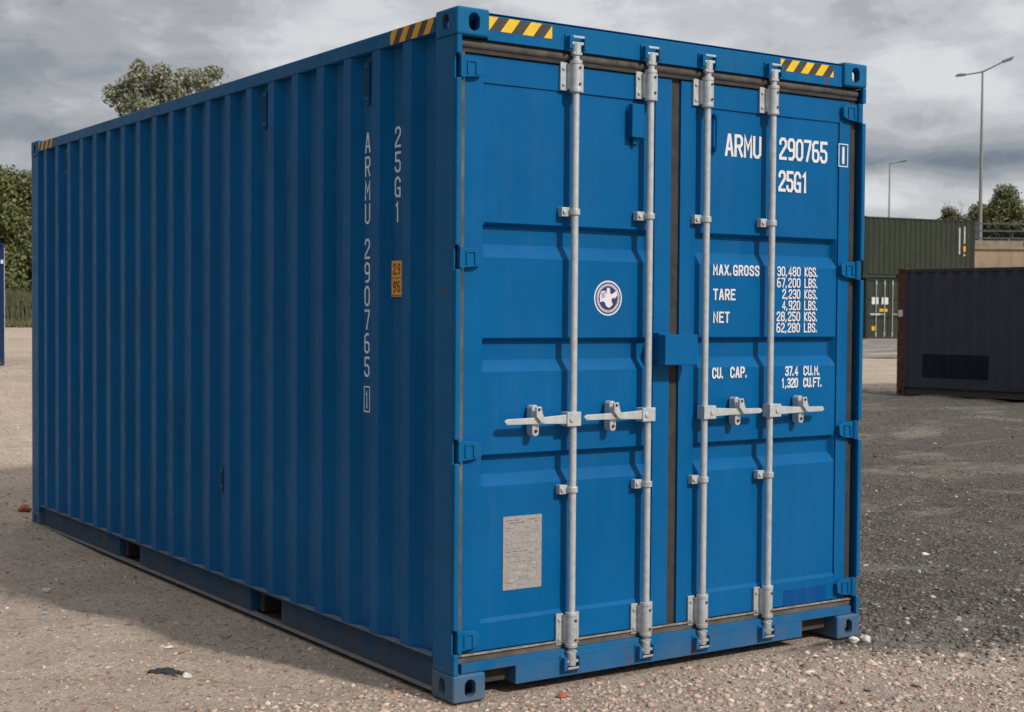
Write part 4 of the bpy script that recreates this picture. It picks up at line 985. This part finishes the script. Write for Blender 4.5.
# ================================================================== LOOSE STONES AND SCRAPS
def rock(name, x, y, s, color, label, cat='stone', flat=.6, sub=2, seed=0, ax=1.2):
    bm = bmesh.new(); bmesh.ops.create_icosphere(bm, subdivisions=sub, radius=1); r_ = np.random.default_rng(seed)
    ph = r_.uniform(0, 6, 9)
    for v in bm.verts:
        c = v.co; k = 1+.16*math.sin(3*c.x+ph[0])*math.cos(2.5*c.y+ph[1])+.12*math.sin(5*c.z+ph[2]+2*c.x)+r_.normal()*.035
        v.co = Vector((c.x*k*s*ax, c.y*k*s, c.z*k*s*flat))
    me = bpy.data.meshes.new(name); bm.to_mesh(me); bm.free(); me.materials.append(simple(name+'_surface', color, .9, var=.25, scale=60, spec=.2, bump=.4))
    o = bpy.data.objects.new(name, me); col.objects.link(o); o.location = (x, y, float(zground(x, y))+s*flat*.55); o.rotation_euler = (0, 0, r_.uniform(0, 3)); tag(o, label, cat); return o
rock('stone', 2.325, -.062, .026, (.62, .58, .52), 'left of two pale stones at the foot of the right front corner casting', seed=1, flat=.8)
rock('stone', 2.385, -.086, .026, (.58, .54, .48), 'right of two pale stones at the foot of the right front corner casting', seed=2, flat=.85)
rock('stone', 2.035, -.718, .024, (.32, .26, .23), 'smooth reddish grey stone on the sand at the lower right', seed=3)
rock('stone', 1.763, -.672, .020, (.24, .20, .18), 'small brown stone on the sand below the dark gravel edge', seed=4)
rock('stone', 4.877, 1.632, .022, (.60, .57, .52), 'lone white stone lying on the dark gravel', seed=5)
rock('stone', -.785, .953, .019, (.60, .54, .47), 'cream stone beside the black tar lump', seed=6, flat=.9)
rock('stone', -.653, 3.466, .024, (.62, .61, .60), 'small white stone in the container shadow at left', seed=7)
rock('brick_fragment', .145, 6.756, .055, (.32, .10, .055), 'red brick fragment near the far left corner of the container', 'brick fragment', seed=8)
rock('brick_fragment', .468, -.127, .022, (.36, .12, .07), 'small red brick fragment in front of the left door', 'brick fragment', seed=9)
rock('brick_fragment', -.708, .904, .022, (.26, .16, .09), 'flat rust brown fragment right of the cream stone', 'brick fragment', seed=10, flat=.3, ax=2)
bl = MB(); r_ = np.random.default_rng(3)
tarm = simple('tar_surface', (.030, .030, .031), .8, var=.4, scale=80)
for i in range(46):
    px_, py_ = r_.normal(0, .033, 2)*np.array((1.3, .9)); s = r_.uniform(.007, .022)
    v = IV*s*r_.uniform(.7, 1.2, (12, 1))*np.array((1.2, 1, .6))+np.array((px_, py_, s*.3)); bl.add(v, [tuple(f) for f in IF], tarm)
o = bl.build('tar_lump', fix=False, loc=(-.775, 1.229, float(zground(-.775, 1.229)))); o.rotation_euler = (0, 0, -.9); tag(o, 'crumbled black tar lump on the sand at lower left', 'tar lump')
def scrap(x, y, s, c, label, seed):
    r_ = np.random.default_rng(seed); n = 7; mb = MB(); pts = [(s*math.cos(t)*r_.uniform(.6, 1.2), s*.6*math.sin(t)*r_.uniform(.6, 1.2)) for t in np.linspace(0, 2*math.pi, n, endpoint=False)]
    vs = [(a, b, .006+r_.uniform(0, .5)*s) for a, b in pts]+[(0, 0, .006+s*.5)]; vs += [(a, b, c_-.002) for a, b, c_ in vs]
    mb.add(vs, [(i, (i+1) % n, n) for i in range(n)]+[(n+1+i, n+1+n, n+1+(i+1) % n) for i in range(n)]+[(i, n+1+i, n+1+(i+1) % n, (i+1) % n) for i in range(n)], simple('scrap_surface', c, .7)); o = mb.build('litter', loc=(x, y, float(zground(x, y)))); tag(o, label, 'litter')
scrap(-.586, 1.676, .028, (.62, .58, .54), 'crumpled pale paper scrap just beyond the black tar lump', 1)
scrap(-.881, 2.732, .015, (.10, .42, .55), 'tiny turquoise plastic scrap near the left edge', 2)
